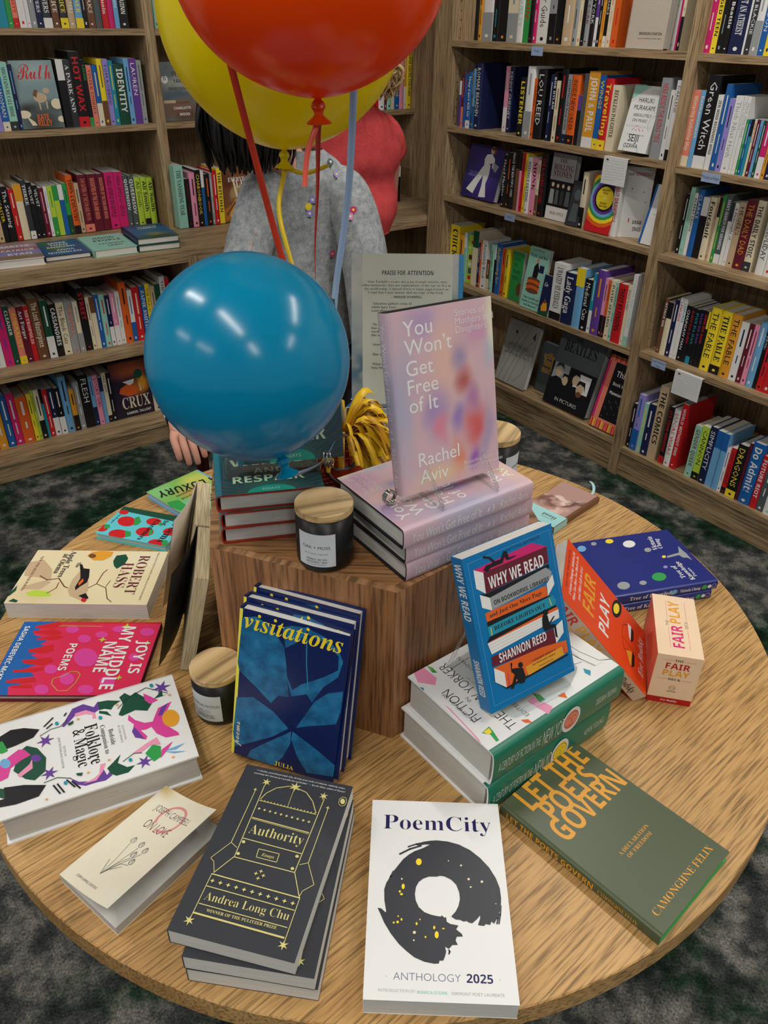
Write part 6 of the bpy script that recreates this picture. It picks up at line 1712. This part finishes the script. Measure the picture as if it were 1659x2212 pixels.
def head_parts(parent, h, f, iris=(60, 40, 30)):
    h, f = V(h), V(f).normalized(); s = f.cross(UP).normalized(); u = s.cross(f)
    b = MB()
    nose = h + f * .088 - u * .012; b.tube([h + f * .076 + u * .02, nose + f * .008, nose - u * .014 - f * .004], [.007, .012, .009], SKN, 10); o = b.build('nose', parent); o.matrix_parent_inverse = parent.matrix_world.inverted()
    for sg in (-1, 1):
        b = MB(); b.lathe([(.0001, .011), (.008, .008), (.011, 0), (.008, -.008), (.0001, -.011)], mat('w', .3, 'eye_white'), 12, Matrix.Translation(h + f * .072 + s * sg * .032 + u * .012)); o = b.build('eye', parent); o.matrix_parent_inverse = parent.matrix_world.inverted()
        b = MB(); c = h + s * sg * .083 - f * .005; b.tube([c + u * .028, c + u * .03 - f * .014, c - f * .02, c - u * .02 - f * .006, c - u * .028 + f * .002], [.006, .008, .008, .007, .005], SKN, 8); o = b.build('ear', parent); o.matrix_parent_inverse = parent.matrix_world.inverted()
    b = MB(); m = h + f * .078 - u * .042; b.tube([m - s * .022 - f * .006, m, m + s * .022 - f * .006], [.003, .006, .003], mat((170, 90, 84), .5, 'lip'), 8); o = b.build('mouth', parent); o.matrix_parent_inverse = parent.matrix_world.inverted()
def strands(name, parent, h, f, m, n, length, spread, r0, curl, seed, cap, front=-.15, rad=.0035):
    """hair: a cap on the skull and many overlapping locks falling from it"""
    h, f = V(h), V(f).normalized(); s = f.cross(UP).normalized(); r_ = random.Random(seed); b = MB()
    vs = []; fs = []; nu, nv = 24, 12
    for i in range(nv + 1):
        t = pi * .62 * i / nv
        for k in range(nu): a = 2 * pi * k / nu; p = h + UP * .03 + (s * cos(a) * sin(t) * cap + (-f) * sin(a) * sin(t) * cap * 1.1 + UP * cos(t) * cap * 1.08) - f * .012; vs.append(p)
    b.add(vs, [(i * nu + k, i * nu + (k + 1) % nu, (i + 1) * nu + (k + 1) % nu, (i + 1) * nu + k)[::-1] for i in range(nv) for k in range(nu) if not (i > 6 and sin(2 * pi * k / nu) < front - .3)], m, True)
    for _ in range(n):
        a = r_.uniform(-.25, pi + .25) if r_.random() < .9 else r_.uniform(0, 2 * pi); t = r_.uniform(.1, 1.5)
        d = s * cos(a) + (-f) * sin(a) * 1.05
        if sin(a) < front: continue
        p0 = h + UP * .03 + (d * sin(t) * cap + UP * cos(t) * cap * 1.1) - f * .012; L_ = length * r_.uniform(.8, 1.08); out = d * spread * r_.uniform(.7, 1.3); pts = []
        for i in range(9):
            q = i / 8; w = V((r_.uniform(-1, 1), r_.uniform(-1, 1), r_.uniform(-1, 1))) * curl * q
            pts.append(p0 + out * sin(q * 2.2) - UP * (L_ + .1 * cos(t)) * q ** 1.25 - d * .02 * q * q + w + d * .002)
        b.tube(pts, [rad * r0 * (1 - .7 * (i / 8) ** 2) for i in range(9)], m, 5)
    o = b.build(name, parent); o.matrix_parent_inverse = parent.matrix_world.inverted(); return o
def fabric(name, a, b_, sc, fine=500):
    N = NT(name); v = N.coord(); f = N.noise(v, sc, 5, .65); g = N.noise(v, fine, 2); N.base(N.mix(.5, N.ramp(f, [(.35, a), (.65, b_)]), N.ramp(g, [(.35, (150, 150, 150)), (.65, (255, 255, 255))]), 'MULTIPLY')); N.b.inputs['Roughness'].default_value = .9; N.b.inputs['Specular IOR Level'].default_value = .1
    w = N.noise(N.coord((1, 1, .4)), 9, 4, .5); N.bump(w, .7, .02); return N.m
GREY = fabric('grey_marl_fleece', (138, 144, 148), (178, 182, 184), 60); CORAL = fabric('coral_jersey', (190, 66, 70), (206, 80, 80), 20); DENIM = fabric('blue_denim', (40, 56, 84), (62, 84, 116), 40, 900)
BLK = mat((18, 16, 18), .4, 'black_hair', .4); BLO = mat((190, 160, 116), .5, 'blond_hair', .3); DRK = mat((36, 36, 40), .7, 'dark_trousers')
def cloth_skin(name, J, E, m, parent, wr=.006): return skin(name, J, E, m, parent, 3)

def garment(name, secs, sleeves, m, parent, depth=.78, wob=.004):
    b = MB(); n = 40; rings = []
    S_ = []
    for i in range(len(secs) - 1):
        a, c = secs[i], secs[i + 1]
        for k in range(5): S_.append([a[j] + (c[j] - a[j]) * k / 5 for j in range(4)])
    S_.append(list(secs[-1]))
    for i in range(3): S_ = [S_[0]] + [[(S_[q - 1][j] + 2 * S_[q][j] + S_[q + 1][j]) / 4 for j in range(4)] for q in range(1, len(S_) - 1)] + [S_[-1]]
    for x, y, z, w in S_:
        R_2 = []
        for k in range(n):
            t = 2 * pi * k / n; p = V((x + w * cos(t), y + w * depth * sin(t), z)); R_2.append(p + V((cos(t), sin(t), 0)) * wob * 2 * noise.noise(p * 14))
        rings.append(R_2)
    vs = [q for r in rings for q in r]; b.add(vs, [(i * n + k, i * n + (k + 1) % n, (i + 1) * n + (k + 1) % n, (i + 1) * n + k)[::-1] for i in range(len(rings) - 1) for k in range(n)], m, True); b.add(rings[0], [tuple(range(n))[::-1]], m)
    for pts, rr in sleeves:
        P, Q = [], []
        for i in range(len(pts) - 1):
            for k in range(6): P.append(V(pts[i]).lerp(V(pts[i + 1]), k / 6)); Q.append(rr[i] + (rr[i + 1] - rr[i]) * k / 6)
        P.append(V(pts[-1])); Q.append(rr[-1])
        for _ in range(4): P = [P[0]] + [(P[i - 1] + P[i] * 2 + P[i + 1]) / 4 for i in range(1, len(P) - 1)] + [P[-1]]
        Q = [q * (1 + .05 * noise.noise(p * 22)) for p, q in zip(P, Q)]; b.tube(P, Q, m, 24)
    o = b.build(name, parent, None, True); o.matrix_parent_inverse = parent.matrix_world.inverted(); return o
# person in the grey sweatshirt, bending over the chair, seen from behind
P1 = thing('person', 'person seen from behind in grey sweatshirt with embroidered flowers, dark bobbed hair', 'person', rz(-.23, 2.22, 0, 0))
pel, chest, neck, head = (-.24, 2.19, .84), (-.237, 2.205, 1.11), (-.27, 2.165, 1.27), (-.375, 2.14, 1.375)
sl, el, wL = (-.325, 2.165, 1.18), (-.40, 1.98, .94), (-.508, 1.715, .775); sr, er, wR = (-.125, 2.19, 1.17), (-.05, 2.10, .98), (-.05, 2.06, .76)
fd = (-.75, .45, -.35)
body(pel, chest, neck, head, sl, el, wL, sr, er, wR, ((.35, -.62, -.45), (-.2, .2, .9)), ((-.1, -.1, -1), (.9, -.2, 0)), fd, ((-.30, 2.22, .0), (-.15, 2.22, 0)), P1)
head_parts(P1, head, fd)
strands('hair', P1, (head[0], head[1], head[2] + .0), (-.75, .55, -.1), BLK, 420, .16, .035, 2.4, .004, 5, .098, -.2)
sw = garment('sweatshirt', [(-.240,2.154,.694,.150),(-.241,2.173,.799,.152),(-.244,2.193,.927,.146),(-.243,2.205,1.05,.140),(-.236,2.206,1.146,.136),(-.225,2.199,1.211,.122),(-.213,2.186,1.255,.078),(-.22,2.171,1.285,.05)],
 [([(-.22, 2.19, 1.2), (-.323, 2.165, 1.185), (-.352, 2.122, 1.10), (-.385, 2.03, .985), (-.443, 1.881, .863), (-.495, 1.745, .787)], [.06, .066, .062, .058, .050, .040]), ([(-.2, 2.2, 1.2), (-.125, 2.19, 1.18), (-.085, 2.155, 1.11), (-.058, 2.105, 1.01), (-.05, 2.06, .90), (-.05, 2.06, .80)], [.06, .07, .066, .062, .056, .045])], GREY, P1)
from mathutils.bvhtree import BVHTree
bv = BVHTree.FromPolygons([v.co for v in sw.data.vertices], [tuple(p.vertices) for p in sw.data.polygons])
EYE = V((0, 0, HC))
def px_dir(x, y): return (_r * ((x - 829.5) / 1690.29) - _u * ((y - 1106) / 1690.29) + _f).normalized()
def embroider(p, cols, n, seed, scale=1):
    hit, no, _, _ = bv.find_nearest(V(p)); r_ = random.Random(seed)
    if no.dot(EYE - hit) < 0: no = -no
    a = UP.cross(no).normalized(); c = no.cross(a)
    for i in range(n):
        q = hit + a * (r_.uniform(-.01, .01)) * scale + c * (.012 - .026 * i / max(n - 1, 1)) * scale + no * .0008; k = cols[i % len(cols)]
        for j in range(6): t = j * pi / 3; w = q + (a * cos(t) + c * sin(t)) * .0042 * scale; emb.add([w + (a * cos(z) + c * sin(z)) * .0032 * scale + no * (.0012 if z % 2 < 1 else .0009) for z in [i_ * pi / 4 for i_ in range(8)]], [tuple(range(8))], mat(k, .6))
        emb.add([q + (a * cos(z) + c * sin(z)) * .0026 * scale + no * .0016 for z in [i_ * pi / 4 for i_ in range(8)]], [tuple(range(8))], mat('y' if i % 2 else 'w', .6))
        l = q - c * .008 * scale + a * r_.uniform(-.006, .006); emb.add([l + a * .005 + no * .0007, l + c * .003 + no * .0007, l - a * .005 + no * .0007, l - c * .003 + no * .0007], [(0, 1, 2, 3)], mat('E', .6))
emb = MB()
for i, (x, y, cl, n) in enumerate(EMB): 
    hp = bv.ray_cast(EYE, px_dir(x, y))
    if hp[0] is not None: embroider(hp[0], cl, n, i, 1.25)
o = emb.build('embroidery', P1); o.matrix_parent_inverse = P1.matrix_world.inverted()
J = {'waist': (-.24, 2.19, .84, .12, .10), 'hl': (-.30, 2.19, .76, .095), 'kl': (-.30, 2.2, .46, .072), 'al': (-.30, 2.22, .09, .056), 'hr': (-.18, 2.19, .76, .095), 'kr': (-.16, 2.2, .46, .072), 'ar': (-.15, 2.22, .09, .056)}
skin('trousers', J, [('waist', 'hl'), ('hl', 'kl'), ('kl', 'al'), ('waist', 'hr'), ('hr', 'kr'), ('kr', 'ar')], DRK, P1)
b = MB(); w_ = V(wL); dd = V((.35, -.62, -.45)).normalized()
for k in range(7): b.tube([w_ - dd * (.045 - .012 * k), w_ - dd * (.034 - .012 * k)], .0335 - .0006 * k, mat('kwkXkwk'[k], .5), 14, True)
o = b.build('patterned_cuff', P1); o.matrix_parent_inverse = P1.matrix_world.inverted()
# person in coral T-shirt
P2 = thing('person', 'person seen from behind in coral red T-shirt and jeans, with curly blond hair', 'person', rz(-.16, 2.70, 0, 0))
pel, chest, neck, head = (-.165, 2.68, .92), (-.158, 2.735, 1.18), (-.11, 2.73, 1.34), (-.125, 2.735, 1.43)
fd = (-.3, .95, -.1)
body(pel, chest, neck, head, (-.29, 2.76, 1.25), (-.36, 2.86, 1.05), (-.28, 2.93, 1.1), (-.02, 2.76, 1.24), (-.01, 2.84, 1.05), (-.1, 2.9, 1.04), ((.5, .5, .2), (0, 0, 1)), ((-.6, .3, .2), (0, 0, 1)), fd, ((-.25, 2.70, 0), (-.08, 2.70, 0)), P2)
head_parts(P2, head, fd)
strands('hair', P2, head, fd, BLO, 300, .10, .045, 2.2, .016, 9, .105, -.3)
garment('tshirt', [(-.165,2.680,.975,.172),(-.162,2.689,1.023,.189),(-.160,2.709,1.072,.193),(-.164,2.729,1.128,.174),(-.160,2.736,1.175,.197),(-.158,2.744,1.233,.193),(-.147,2.741,1.291,.154),(-.129,2.736,1.330,.094),(-.11,2.73,1.36,.045)],
 [([(-.12, 2.745, 1.26), (-.03, 2.755, 1.245), (.0, 2.79, 1.185)], [.07, .075, .06]), ([(-.2, 2.745, 1.26), (-.30, 2.76, 1.24), (-.345, 2.82, 1.13)], [.07, .075, .06])], CORAL, P2, .72, .005)
J = {'waist': (-.165, 2.68, .985, .15, .12), 'pel': (-.166, 2.675, .88, .16, .13), 'hl': (-.24, 2.68, .74, .105), 'kl': (-.25, 2.69, .46, .078), 'al': (-.25, 2.70, .09, .06), 'hr': (-.09, 2.68, .74, .105), 'kr': (-.08, 2.69, .46, .078), 'ar': (-.08, 2.70, .09, .06)}
skin('jeans', J, [('waist', 'pel'), ('pel', 'hl'), ('hl', 'kl'), ('kl', 'al'), ('pel', 'hr'), ('hr', 'kr'), ('kr', 'ar')], DENIM, P2)
bpy.data.objects.remove(_ob)
